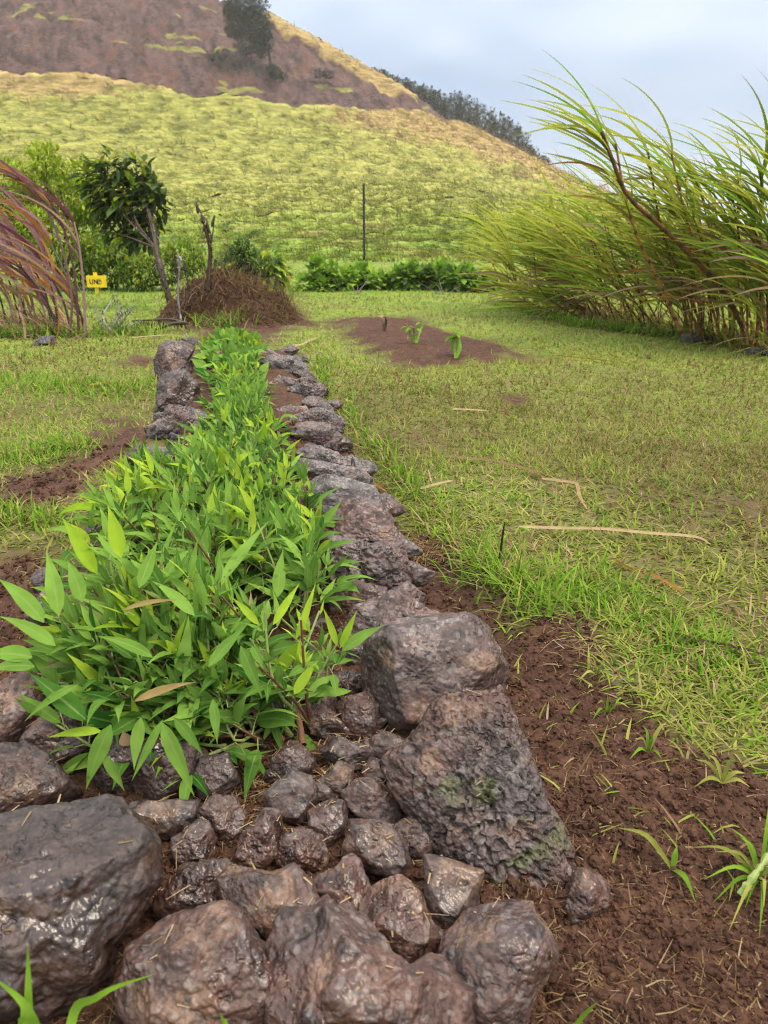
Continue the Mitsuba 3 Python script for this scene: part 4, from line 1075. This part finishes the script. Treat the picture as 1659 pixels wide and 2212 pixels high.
bl = pixblobs([(215, 545, 36, 34), (170, 570, 36, 40), (225, 590, 40, 28), (270, 560, 44, 42), (310, 590, 42, 32), (355, 575, 40, 36), (400, 555, 44, 34), (430, 585, 36, 30), (250, 545, 32, 28)], 12.0, .3, 3)
shrub('shrub', 'low bushy green shrub between the yellow sign and the soil heap', 'shrub', at(310, 618), bl, 5600, .08, [4, 4, 7, 7, 5], 8, 44, .02, .42)
bl = pixblobs([(500, 575, 38, 28), (525, 550, 24, 26), (545, 580, 32, 28), (480, 590, 26, 22), (525, 535, 10, 14), (575, 590, 24, 26)], 11.0, .3, 4)
shrub('shrub', 'dark green leafy shrub just behind the soil heap', 'shrub', at(530, 615), bl, 1500, .10, [5, 5, 5, 7], 7, 45, .015, .5)
bl = pixblobs([(578, 552, 14, 12), (592, 570, 20, 18), (605, 592, 18, 18), (590, 605, 16, 14)], 10.8, .1, 5)
shrub('shrub', 'small pale drooping shrub at the right of the dark green shrub', 'shrub', at(590, 620), bl, 170, .15, [5, 7, 14, 4], 10, 46, .012, .5, np.array([.5, 0, -.7]), parts=True)
bl = pixblobs([(690, 583, 20, 22), (720, 588, 14, 14), (660, 615, 22, 16), (735, 605, 34, 20), (775, 600, 30, 22), (815, 612, 34, 20), (760, 622, 34, 16), (705, 618, 30, 16), (855, 610, 28, 20)], 11.9, .35, 6)
shrub('vine_patch', 'low patch of bright green leafy vines below the fence post', 'plant', at(770, 640), bl, 1500, .13, [7, 7, 14, 0, 7], 11, 47, .006, .75)
bl = pixblobs([(885, 600, 28, 24), (920, 606, 30, 22), (955, 602, 30, 24), (990, 605, 30, 24), (1030, 612, 30, 22), (1060, 618, 22, 16)], 11.7, .35, 7)
shrub('vine_patch', 'darker green leafy vines between the fence post and the canes', 'plant', at(960, 642), bl, 1500, .13, [7, 7, 7, 5], 10, 48, .006, .75)


def hill_tree(name, label, cat, base, h, wdt, n, size, kinds, tone, seed, bare=.3, group=None, lean=0.0, nb=9):
    rg = np.random.default_rng(seed)
    base = np.asarray(base, float)
    bl = []
    for i in range(nb):
        t = (i + .5) / nb
        z = h * (bare + (1 - bare) * t)
        w = wdt * (.45 + .55 * math.sin(math.pi * min(1, t * .9 + .12)))
        a, rr = rg.uniform(0, 6.28), w * rg.uniform(0, .62)
        bl.append((base + [lean * t * h + rr * math.cos(a), rr * math.sin(a), z], np.array([.55, .55, .5]) * w * rg.uniform(.6, 1.1) + .1))
    k = thing(name, label, cat, group)
    branches(k, base - [0, 0, .5], [c for c, _ in bl], h * .018 + .04, 11, rg)
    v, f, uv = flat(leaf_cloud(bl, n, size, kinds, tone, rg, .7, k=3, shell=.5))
    put('crown', v, f, 'foliage_bsdf', uv, True, k)
    labels[k + '__crown'] = {'kind': 'stuff'}


def on_hill(px, py):
    q = cast(px, py)
    return q


q = on_hill(588, 158); m = q[1] / F
k = thing('tree', 'dark tree standing on the bare landslip, bushy crown leaning left', 'tree')
rgt = np.random.default_rng(51)
bl = pixblobs([(520, 18, 30, 24), (545, 10, 30, 22), (515, 50, 24, 28), (550, 45, 28, 32), (530, 82, 26, 26), (560, 78, 22, 30), (565, 105, 14, 16), (500, 65, 12, 12), (505, 22, 18, 18), (577, 60, 12, 20), (583, 95, 12, 14)], q[1], 1.2, 8)
b = Bag()
b.add(tube(smooth_path([q - [0, 0, .6], aty(582, 120, q[1]), aty(577, 90, q[1]), aty(560, 60, q[1])], 8), np.linspace(.22, .12, 8), 7, 3, 11))
for c, _ in bl:
    p0 = aty(577, 92, q[1]); b.add(tube(smooth_path([p0, (p0 + c) / 2 + rgt.normal(0, .3, 3), c], 6), np.linspace(.12, .03, 6), 5, 3, 11))
b.put('trunk', 'stem_bsdf', k)
v, f, uv = flat(leaf_cloud(bl, 9500, .30, [8], 4, rgt, .6, k=3, shell=.3))
put('crown', v, f, 'foliage_bsdf', uv, True, k); labels[k + '__crown'] = {'kind': 'stuff'}
bl = pixblobs([(585, 150, 9, 10), (598, 158, 12, 9), (612, 163, 9, 5)], q[1] - .8, .4, 9)
shrub('bush', 'dark bush at the foot of the tree on the landslip', 'bush', q, bl, 700, .28, [8], 6, 52, .05, .6)
for i, (px, py, rx, ry, lab) in enumerate([(470, 118, 26, 8, 'low dark scrub on the landslip left of the tree'), (700, 160, 20, 6, 'thin dark scrub on the slope right of the tree trunk')]):
    q2 = on_hill(px, py + 6)
    shrub('bush', lab, 'bush', q2, pixblobs([(px - rx * .4, py, rx * .6, ry), (px + rx * .4, py, rx * .6, ry)], q2[1], .3, 10 + i), 380, .3, [8, 8, 11], 5, 53 + i, .04, .5)
q2 = on_hill(694, 97)
hill_tree('sapling', 'tiny lone sapling on the skyline of the hill', 'tree', q2, .9, .3, 130, .16, [8], 9, 55, .2, lean=-.3, nb=4)
# the row of trees behind the ridge
RT = [(808, 150), (815, 154), (826, 156), (838, 162), (848, 166), (858, 168), (868, 172), (878, 174), (889, 180), (899, 181), (910, 187), (921, 188), (931, 193), (942, 196), (951, 200), (962, 208), (972, 206), (985, 197), (997, 201), (1008, 206), (1020, 214),
      (1032, 214), (1046, 230), (1058, 236), (1070, 238), (1082, 242), (1095, 250), (1107, 262), (1118, 270), (1129, 278), (1139, 292), (1150, 318), (1162, 326), (1176, 340)]
ORD = 'first second third fourth fifth sixth seventh eighth ninth tenth eleventh twelfth thirteenth fourteenth fifteenth sixteenth seventeenth eighteenth nineteenth twentieth'.split()
ORD += ['twenty-' + w for w in ORD[:9]] + ['thirtieth'] + ['thirty-' + w for w in ORD[:9]]
for i, (px, py) in enumerate(RT):
    D = 150 + 9 * math.sin(i * 2.4)
    top = aty(px, py, D)
    z0 = float(hill_z(np.array([top[0]]), np.array([D]))[0])
    h = top[2] - z0
    hill_tree('ridge_tree', 'dark windswept tree behind the ridge, ' + ORD[i] + ' from the upper end of the row', 'tree', [top[0], D, z0], h, 1.25 if i < 15 else 1.9, 520, .5, [8], 7, 200 + i, max(.15, 1 - 9.0 / max(h, 1)) if h > 9 else .2, 'row of trees behind the ridge', lean=-.02, nb=10)
# ---------------------------------------------------------------- soil heap, dead stalks, young plants
rg = np.random.default_rng(71)
hx, hy = np.meshgrid(np.linspace(-3.0, -.45, 150), np.linspace(6.2, 9.6, 150))
HC = aty(505, 650, 8.0)


def heap_h(x, y):
    q = np.stack([x, y, 0 * x], -1)
    w = .22 * (fb(q * 2.2, 3, 81) - .5)
    a = np.exp(-(((x - HC[0] + .02) / .36 + w) ** 2 + ((y - 8.1) / .6 + w) ** 2) ** 2.6) * .37
    c = np.exp(-(((x - HC[0] + .38) / .26) ** 2 + ((y - 8.0) / .5) ** 2) ** 1.5) * .30
    d = np.exp(-(((x - HC[0] - .36) / .24) ** 2 + ((y - 7.8) / .55) ** 2) ** 1.3) * .20
    h = np.maximum(np.maximum(a, c), d) * .7 + .3 * (a + c + d)
    return h + sstep(.01, .12, h) * (.22 * (fb(q * 5, 3, 83) - .5) + .14 * (fb(q * 15, 3, 85) - .5))


hh = heap_h(hx.ravel(), hy.ravel())
g0 = ground_z(hx.ravel(), hy.ravel())
i, j = np.meshgrid(np.arange(149), np.arange(149), indexing='ij')
qd = np.stack([i * 150 + j, i * 150 + j + 1, (i + 1) * 150 + j + 1, (i + 1) * 150 + j], -1).reshape(-1, 4)
f = np.vstack([qd[:, [0, 1, 2]], qd[:, [0, 2, 3]]])
keep = (hh[f] > .012).all(1)
V = np.stack([hx.ravel(), hy.ravel(), g0 + hh - .012], -1)
kh = thing('soil_heap', 'heap of dug brown soil and dead matted grass at the far end of the bed', 'soil heap')
put('mound', V, f[keep], 'ground_bsdf', np.tile([1.0, 0], (len(V), 1)), True, kh)
n = 8000
x_, y_ = rg.uniform(-2.4, -.8, n), rg.uniform(6.7, 9.0, n)
h_ = heap_h(x_, y_); ok = h_ > .03
x_, y_, h_ = x_[ok], y_[ok], h_[ok]; n = len(x_)
B = np.stack([x_, y_, ground_z(x_, y_) + h_ - .012], -1)
th = rg.normal(-.5, 1.1, n)
v, f, uv = flat(blades(B, np.stack([np.cos(th), -.5 * np.abs(np.sin(th)), rg.normal(.25, .5, n)], -1), rg.gamma(2.2, .065, n) + .03, rg.uniform(.002, .0055, n), rg.uniform(.2, 1.4, n), tones(n, rg), rg.choice([11., 19., 3., 3., 10., 10.], n), k=4, across=2, fold=0, rg=rg, prof=lambda t: 1 - .8 * t))
put('matted_grass', v, f, 'foliage_bsdf', uv, True, kh); labels[kh + '__matted_grass'] = {'kind': 'stuff', 'label': 'matted dead grass and roots over the heap'}
# a clump of living grass at the foot of the heap
n = 420
c = at(495, 700) + rg.normal(0, 1, (n, 3)) * [.16, .22, 0]
v, f, uv = grass_mesh(c[:, 0], c[:, 1], rg.uniform(.1, .28, n), rg.uniform(.003, .006, n), rg.uniform(.4, 1, n), rg.uniform(.1, .6, n), tones(n, rg), rg.choice([7., 7., 6., 3.], n), rg, False)
put('grass_clump', v, f, 'foliage_bsdf', uv); tag('grass_clump', 'spiky green and straw-coloured grass clump between the bed and the soil heap', 'grass', kind='stuff')


def dead_stalk(label, pix, Y, r, fuzz, heads=(), kind=11, name='dead_stalk', cat='dead plant', fk=(11., 11., 11., 3.)):
    k = thing(name, label, cat)
    P = smooth_path([aty(*p, Y) for p in pix], 16)
    P[0] -= [0, 0, .05]
    v, f, uv = tube(P, np.linspace(r, r * .45, 16), 7, 6, kind)
    put('stem', v, f, 'stem_bsdf', uv, True, k)
    if fuzz:
        t = rg.uniform(.02, .98, fuzz) * 15; i0 = np.minimum(t.astype(int), 14)
        B = P[i0] + (P[i0 + 1] - P[i0]) * (t - i0)[:, None]
        v, f, uv = flat(blades(B, rg.normal(0, 1, (fuzz, 3)) + [0, 0, .1], rg.uniform(.03, .09, fuzz), rg.uniform(.004, .008, fuzz), 1.9, tones(fuzz, rg), rg.choice(fk, fuzz), k=4, across=2, fold=0, rg=rg))
        put('dead_leaves', v, f, 'foliage_bsdf', uv, True, k); labels[k + '__dead_leaves'] = {'kind': 'stuff'}
    for p0, p1, w in heads:
        A, C = aty(*p0, Y), aty(*p1, Y)
        Q = np.linspace(A, C, 9)
        v, f, uv = tube(Q, w * np.array([.3, .9, 1, 1.1, .9, 1.05, .8, .6, .2]), 7, 3, 11)
        put('seed_head', v, f, 'stem_bsdf', uv, True, k)
    return k


k = dead_stalk('tall shaggy dead stalk with dark seed heads standing in front of the soil heap', [(449, 668), (451, 600), (454, 540), (445, 500), (436, 465)], 7.6, .028, 260, [((428, 462), (424, 436), .014), ((452, 505), (446, 474), .013), ((457, 490), (464, 464), .013)])
for pix in ([(454, 545), (456, 510), (450, 490)], [(455, 530), (460, 500), (462, 478)], [(436, 465), (430, 450)]):
    v, f, uv = tube(smooth_path([aty(*p, 7.6) for p in pix], 8), np.linspace(.009, .005, 8), 6, 6, 11)
    put('stem', v, f, 'stem_bsdf', uv, True, k)
dead_stalk('thin bare dark stalk left of the soil heap', [(396, 706), (388, 640), (378, 560), (380, 545)], 7.4, .012, 60)
dead_stalk('thin forked brown stalk close to the left of the shaggy stalk', [(418, 690), (412, 640), (402, 590), (396, 560)], 7.5, .012, 50)
dead_stalk('pale lichen-covered dead stalk with curled leaves at the heap\'s left edge', [(392, 700), (386, 660), (385, 620), (388, 570), (384, 550)], 7.2, .012, 70, kind=12, fk=(12., 12., 3., 11.))
k = dead_stalk('fallen bare branch with hanging dead leaflets lying on the grass left of the bed', [(405, 700), (370, 690), (330, 691), (285, 693)], 6.9, .014, 0, name='fallen_branch', cat='branch')
v, f, uv = tube(smooth_path([aty(*p, 6.8) for p in ((404, 697), (370, 700), (330, 715), (272, 726))], 12), np.linspace(.016, .01, 12), 6, 5, 11)
put('stem', v, f, 'stem_bsdf', uv, True, k)
n = 70
t = rg.uniform(0, 1, n)
B = np.array([aty(285 + 105 * a, 693 - 2 * math.sin(3 * a), 6.9) for a in t])
v, f, uv = flat(blades(B, rg.normal(0, .35, (n, 3)) + [0, 0, -1], rg.uniform(.05, .11, n), np.full(n, .006), .3, tones(n, rg), np.full(n, 11.), k=3, across=2, fold=0, rg=rg))
put('leaflets', v, f, 'foliage_bsdf', uv, True, k); labels[k + '__leaflets'] = {'kind': 'stuff'}
# grey twiggy plant
k = thing('grey_shrub', 'small grey lichen-crusted twiggy plant right of the purple canes', 'dead plant')
root = at(250, 728)
tips = [aty(x_, y_, 6.7 + rg.normal(0, .12)) for x_, y_ in ((208, 672), (222, 690), (240, 650), (248, 640), (262, 690), (285, 668), (290, 660), (275, 700), (232, 700), (215, 705), (300, 700), (255, 680))]
b = Bag(); Bt = []
for e in tips:
    P = smooth_path([root, (root + e) / 2 + rg.normal(0, .04, 3), e], 8)
    b.add(tube(P, np.linspace(.009, .004, 8), 5, rg.integers(0, 9), 12)); Bt.append(P[2:])
b.put('twigs', 'stem_bsdf', k)
Bt = np.vstack(Bt); n = 420
B = Bt[rg.integers(0, len(Bt), n)] + rg.normal(0, .012, (n, 3))
v, f, uv = flat(blades(B, rg.normal(0, 1, (n, 3)) + [0, 0, .3], rg.uniform(.02, .065, n), np.full(n, .006), .6, tones(n, rg), rg.choice([12., 12., 12., 11., 5.], n), k=3, across=2, fold=0, rg=rg))
put('crusted_leaves', v, f, 'foliage_bsdf', uv, True, k); labels[k + '__crusted_leaves'] = {'kind': 'stuff'}


def sprout(label, px, py, htop, leaves, seed, kd=7, dead=False):
    rg = np.random.default_rng(seed)
    b = at(px, py, .10); b[2] = gz(b[0], b[1])
    k = thing('young_plant', label, 'seedling')
    for i in range(3):
        e = b + [rg.normal(0, .025), rg.normal(0, .03), htop * rg.uniform(.65, 1)]
        v, f, uv = tube(smooth_path([b - [0, 0, .02], (b + e) / 2 + rg.normal(0, .012, 3), e], 7), np.linspace(.011, .006, 7), 6, 12, 11 if dead else 7)
        put('stem', v, f, 'stem_bsdf', uv, True, k)
        for j in range(leaves):
            d = unit(np.array([rg.normal(-.5, .7), rg.normal(-.2, .5), rg.uniform(-.3, .5)]))
            v, f, uv = blades(e[None], d[None], np.array([rg.uniform(.07, .13)]), np.array([.022]), 1.2, np.array([float(rg.integers(8, 15))]), np.array([3. if dead else float(kd)]), k=6, across=3, fold=.2, rg=rg)
            put('leaf', v[0], f, 'foliage_bsdf', uv[0], True, k)
    return k


sprout('front right green seedling in the planting plot', 985, 742, .15, 3, 91)
sprout('middle green seedling in the planting plot with a thin split stem', 899, 718, .15, 2, 92)
sprout('withered grey seedling at the back of the planting plot', 828, 695, .12, 1, 93, dead=True)

# ---------------------------------------------------------------- yellow sign, fence
k = thing('yellow_sign', 'small bright yellow board on a yellow stake with black hand lettering', 'sign')
c = aty(208.5, 608, 11.3); w, h = 40 / F * 11.3, 23.5 / F * 11.3
box = trimesh.creation.box((w, .022, h)); box.apply_translation(c)
put('board', box.vertices, box.faces, 'yellow_paint_bsdf', None, False, k)
st = trimesh.creation.box((.05, .03, 1.0)); st.apply_translation([c[0] - .018, c[1] + .028, c[2] + .62 * h + .02 - .5 + .0])
put('stake', st.vertices, st.faces, 'yellow_paint_bsdf', None, False, k)
m = meshkit.text_mesh('UN', .062, .003, True)
m.apply_transform(trimesh.transformations.rotation_matrix(math.pi / 2, [1, 0, 0])); m.apply_translation([c[0] - w / 2 + .035, c[1] - .0115, c[2] - .035])
put('lettering', m.vertices, m.faces, 'black_paint_bsdf', None, False, k)
ring = [trimesh.creation.annulus(.030, .035, .004)]
for dx, dy, r_ in ((-.012, .010, .008), (.012, .012, .010), (-.010, -.012, .007), (.004, -.018, .006)):
    q = trimesh.creation.cylinder(r_, .004, sections=14); q.apply_translation([dx, dy, 0]); ring.append(q)
m = trimesh.util.concatenate(ring)
m.apply_transform(trimesh.transformations.rotation_matrix(math.pi / 2, [1, 0, 0])); m.apply_translation([c[0] + .036, c[1] - .0125, c[2] - .003])
put('emblem', m.vertices, m.faces, 'black_paint_bsdf', None, False, k)

k = thing('wire_fence', 'thin wire mesh fence on a dark metal post at the foot of the hill', 'fence')
FB = at(787, 577); FY = FB[1]
post = trimesh.creation.box((.055, .05, 2.05)); post.apply_translation([FB[0], FY, .95])
rib = trimesh.creation.box((.02, .04, 2.0)); rib.apply_translation([FB[0] + .0, FY - .045, .95])
m = trimesh.util.concatenate([post, rib]); put('post', m.vertices, m.faces, 'black_paint_bsdf', None, False, k)
b = Bag()
x0, x1 = aty(180, 500, FY)[0], aty(1250, 500, FY)[0]
zt = 1.62
for z_ in np.r_[.1, .3, .5, .7, .9, 1.1, 1.35, zt]:
    P = np.array([[x, FY - .03, gz(x, FY) * 0 + z_ - .05 * math.sin((x - x0) * 1.1) * (z_ > 1.3)] for x in np.linspace(x0, x1, 24)])
    b.add(tube(P, .0034 if z_ < 1.5 else .005, 3, 0, 0))
for x in np.arange(x0, x1, .33):
    b.add(tube(np.array([[x, FY - .03, 0], [x, FY - .03, .8], [x, FY - .03, zt]]), .0034, 3, 0, 0))
b.put('wire_mesh', 'wire_bsdf', k); labels[k + '__wire_mesh'] = {'kind': 'stuff'}
for px in (345, 1180):
    p = aty(px, 560, FY)
    q = trimesh.creation.box((.045, .045, 1.75)); q.apply_translation([p[0], FY, .85]); put('post', q.vertices, q.faces, 'black_paint_bsdf', None, False, k)

# ---------------------------------------------------------------- litter on the lawn, single grasses
def strip(name, label, cat, pix, wpx, kind, tone, lift=.012, group=None, fold=.35, prof=None, zs=None, up=(0, -.4, 1)):
    P = np.array([at(x_, y_, 0) for x_, y_ in pix])
    for i, p in enumerate(P):
        P[i] = at(*pix[i], gz(p[0], p[1]) + lift + (zs[i] if zs else 0))
    k_ = max(8, 5 * len(pix))
    C = smooth_path(P, k_)
    d = unit(np.gradient(C, axis=0)); S = unit(np.cross(d, unit(np.array(up, float)))); N = np.cross(S, d)
    t = np.linspace(0, 1, k_)
    wd = wpx / F * np.linalg.norm(C - [0, 0, EYE], axis=1) / 2 * (np.interp(t, [0, .06, .8, 1], [.6, 1, .9, .35]) if prof is None else prof(t))
    v, f, uv = ribbons(C[None], S[None], wd[None], N[None], fold, np.array([float(tone)]), np.array([float(kind)]))
    key = numbered(name)
    scene[key] = mikit.ply((v[0], f), 'foliage_bsdf', smooth=True, uv=uv[0])
    return tag(key, label, cat, group)


DRYLEAF = 'dead_cane_leaf'
strip(DRYLEAF, 'long pale dead cane leaf lying straight across the lawn at the right', 'dead leaf', [(1122, 1138), (1200, 1141), (1300, 1143), (1400, 1152), (1500, 1160), (1535, 1176)], 9, 3, 14, .03)
strip(DRYLEAF, 'bent pale straw piece with an elbow, above the long straight dead leaf', 'dead leaf', [(1170, 1034), (1235, 1043), (1247, 1050), (1252, 1072), (1268, 1100)], 9, 3, 11, .025)
strip(DRYLEAF, 'dull brown dead leaf ribbon running into the bent straw piece', 'dead leaf', [(965, 985), (1010, 990), (1080, 998), (1150, 1018), (1175, 1032)], 8, 3, 4, .02)
strip(DRYLEAF, 'short pale straw strip beside the fringe of tall grass', 'dead leaf', [(908, 1056), (940, 1047), (978, 1038)], 8, 3, 14, .03)
strip(DRYLEAF, 'thin pale straw strip on the lawn above the fringe of tall grass', 'dead leaf', [(978, 884), (1010, 885), (1056, 888)], 6, 3, 14, .025)
strip(DRYLEAF, 'stubby pale straw stub standing on the lawn', 'dead leaf', [(1097, 838), (1096, 828), (1095, 819)], 10, 3, 15, .02, zs=[0, .03, .06])
strip(DRYLEAF, 'pale folded straw piece right of the far end of the bed', 'dead leaf', [(630, 747), (652, 745), (668, 737), (690, 728)], 7, 3, 15, .03)
strip(DRYLEAF, 'orange dead leaf on the soil beside the right hand edging', 'dead leaf', [(780, 1030), (805, 1044), (835, 1062)], 8, 13, 13, .015)
strip(DRYLEAF, 'rusty spotted leaf strip in the muddy grass at the right', 'dead leaf', [(1405, 1240), (1440, 1258), (1478, 1282)], 9, 13, 10, .02)
strip(DRYLEAF, 'rust-red leaf strip in the muddy grass left of the spotted one', 'dead leaf', [(1320, 1205), (1350, 1222), (1390, 1240)], 6, 13, 3, .02)
strip(DRYLEAF, 'straw strip across the grass at the left edge', 'dead leaf', [(-10, 976), (60, 972), (130, 962)], 6, 3, 9, .02)
strip(DRYLEAF, 'tan leaf on the left lawn near the tall brown rock', 'dead leaf', [(195, 832), (220, 828), (245, 822)], 7, 13, 15, .02)
strip(DRYLEAF, 'pale straw lying below the fallen branch', 'dead leaf', [(285, 730), (320, 727), (372, 723)], 5, 3, 14, .02)
strip(DRYLEAF, 'dark broken twig on the lawn near the right edge', 'twig', [(1440, 1365), (1520, 1385), (1600, 1400), (1680, 1425)], 7, 11, 10, .02)
strip(DRYLEAF, 'thin brown leaf strip in front of the canes', 'dead leaf', [(1200, 768), (1260, 774), (1330, 782)], 5, 13, 3, .02)
strip('seed_stalk', 'thin dark plantain seed stalk standing in the grass', 'grass stalk', [(1078, 1215), (1084, 1170), (1090, 1128)], 5, 11, 4, .0, zs=[0, .07, .14])
strip('red_leaf', 'small bright red leaf right of the drooping shrub', 'leaf', [(616, 603), (624, 600), (632, 597)], 8, 15, 9, .12, prof=lambda t: np.sin(np.pi * t) + .05)

GB = [([(62, 2900), (62, 2300), (62, 2130), (60, 2037)], 17, 'upright green grass blade at the bottom left corner', [0, .09, .15, .2]),
      ([(120, 2900), (85, 2300), (60, 2180), (-20, 2105)], 24, 'broad green grass blade leaning out of the bottom left corner', [0, .08, .13, .15]),
      ([(140, 2900), (150, 2240), (215, 2150), (335, 2103)], 17, 'arching green grass blade right of the bottom left corner', [0, .09, .15, .17]),
      ([(50, 2900), (45, 2260), (48, 2200), (46, 2160)], 9, 'short grass blade between the two bottom left blades', [0, .09, .13, .15]),
      ([(520, 2900), (490, 2260), (482, 2205), (474, 2186)], 9, 'green grass tip at the bottom edge in front of the lumpy rock', [0, .12, .15, .16]),
      ([(1235, 2225), (1262, 2190), (1292, 2162)], 10, 'pale green grass blade on the soil at the bottom right', [0, .02, .04])]
for px_, w_, lab, zs in GB:
    strip('grass_shoot', lab, 'grass blade', px_, w_, 7, 12, 0.0, None, .3, lambda t: np.interp(t, [0, .5, 1], [.8, 1, .04]), zs, up=(.1, -1, .5))


def weed(label, root, tips, seed, wpx=14, kd=7, extra=()):
    k = thing('weed', label, 'weed')
    for i, (x_, y_, z_) in enumerate(tips):
        A = at(*root, gz(*at(*root)[:2])); C = at(x_, y_, z_)
        M = (A + C) / 2 + [0, 0, .25 * np.linalg.norm(C - A)]
        P = smooth_path([A, M, C], 9); d = unit(np.gradient(P, axis=0)); S = unit(np.cross(d, [0, -.5, 1.0])); N = np.cross(S, d)
        t = np.linspace(0, 1, 9)
        v, f, uv = ribbons(P[None], S[None], (wpx / F * np.linalg.norm(A - [0, 0, EYE]) / 2 * np.interp(t, [0, .4, 1], [.6, 1, .05]))[None], N[None], .3, np.array([float(5 + (i * 5) % 9)]), np.array([float(kd if i % 3 else 6)]))
        put('leaf', v[0], f, 'foliage_bsdf', uv[0], True, k)
    return k


k = weed('limp green weed with a pale knobbly seed spike at the right edge of the soil', (1640, 1900), [(1490, 1830, .03), (1580, 1790, .06), (1560, 1880, .02), (1575, 2010, .01), (1640, 2025, .01), (1660, 1740, .08), (1720, 1850, .05), (1520, 1900, .02), (1610, 1960, .01), (1545, 1840, .05), (1600, 1810, .07), (1680, 1800, .07), (1650, 1960, .03), (1540, 1950, .0)], 1, 8)
P = smooth_path([at(1600, 1935, .02), at(1630, 1890, .04), at(1660, 1850, .05)], 14)
v, f, uv = tube(P, .005 * (1 + .5 * rg.uniform(-1, 1, 14)), 7, 3, 18); put('seed_spike', v, f, 'stem_bsdf', uv, True, k)
weed('two-leaved grass seedling alone in the middle of the soil', (1452, 1878), [(1335, 1788, .04), (1462, 1830, .03), (1502, 1948, .0)], 2, 12)
weed('tuft of cut green stubble at the inner edge of the lawn', (1400, 1625), [(1370, 1600, .04), (1390, 1570, .05), (1410, 1590, .04), (1440, 1560, .05), (1430, 1640, .01), (1360, 1640, .01)], 3, 8)
weed('pale yellowish stubble tuft on the soil at the right', (1560, 1690), [(1500, 1640, .03), (1530, 1630, .05), (1580, 1640, .05), (1610, 1670, .03), (1500, 1700, .01), (1620, 1700, .01)], 4, 9, 6)
weed('small bright stubble tuft behind the mossy end of the slab', (1310, 1545), [(1290, 1520, .03), (1310, 1500, .04), (1340, 1520, .04), (1360, 1530, .03), (1280, 1555, .01)], 5, 7)
weed('sparse sprouts on the soil right of the lumpy boulder', (1290, 1460), [(1270, 1420, .05), (1300, 1440, .03), (1320, 1465, .02), (1250, 1470, .01)], 6, 7)
# wilted flower and straw scraps on the stones
bz = lambda px, py, z: at(px, py, z)
k = thing('wilted_flower', 'wilted yellow-white flower with a green stem lying on the dark boulder', 'flower')
v, f, uv = tube(smooth_path([bz(208, 1797, .125), bz(225, 1803, .13), bz(242, 1808, .128)], 8), .0022, 6, 12, 14)
put('stem', v, f, 'stem_bsdf', uv, True, k)
B = np.repeat(bz(246, 1811, .128)[None], 9, 0) + rg.normal(0, .002, (9, 3))
v, f, uv = blades(B, np.stack([rg.uniform(.1, 1, 9), rg.normal(-.5, .5, 9), rg.uniform(0, .6, 9)], -1), rg.uniform(.008, .017, 9), np.full(9, .0028), .4, tones(9, rg), rg.choice([14., 18., 18.], 9), k=4, across=3, rg=rg)
for i in range(9):
    put('petal', v[i], f, 'foliage_bsdf', uv[i], True, k)
# ---------------------------------------------------------------- damp air
scene['air'] = {'type': 'homogeneous', 'albedo': 0.96, 'sigma_t': 0.0007}
scene['haze'] = {'type': 'cube', 'to_world': T().translate([0, 0, 24]).scale([720, 720, 27]), 'bsdf': {'type': 'null'}, 'interior': {'type': 'ref', 'id': 'air'}}
scene['camera']['medium'] = {'type': 'ref', 'id': 'air'}
tag('haze', 'thin grey misty air', kind='stuff')
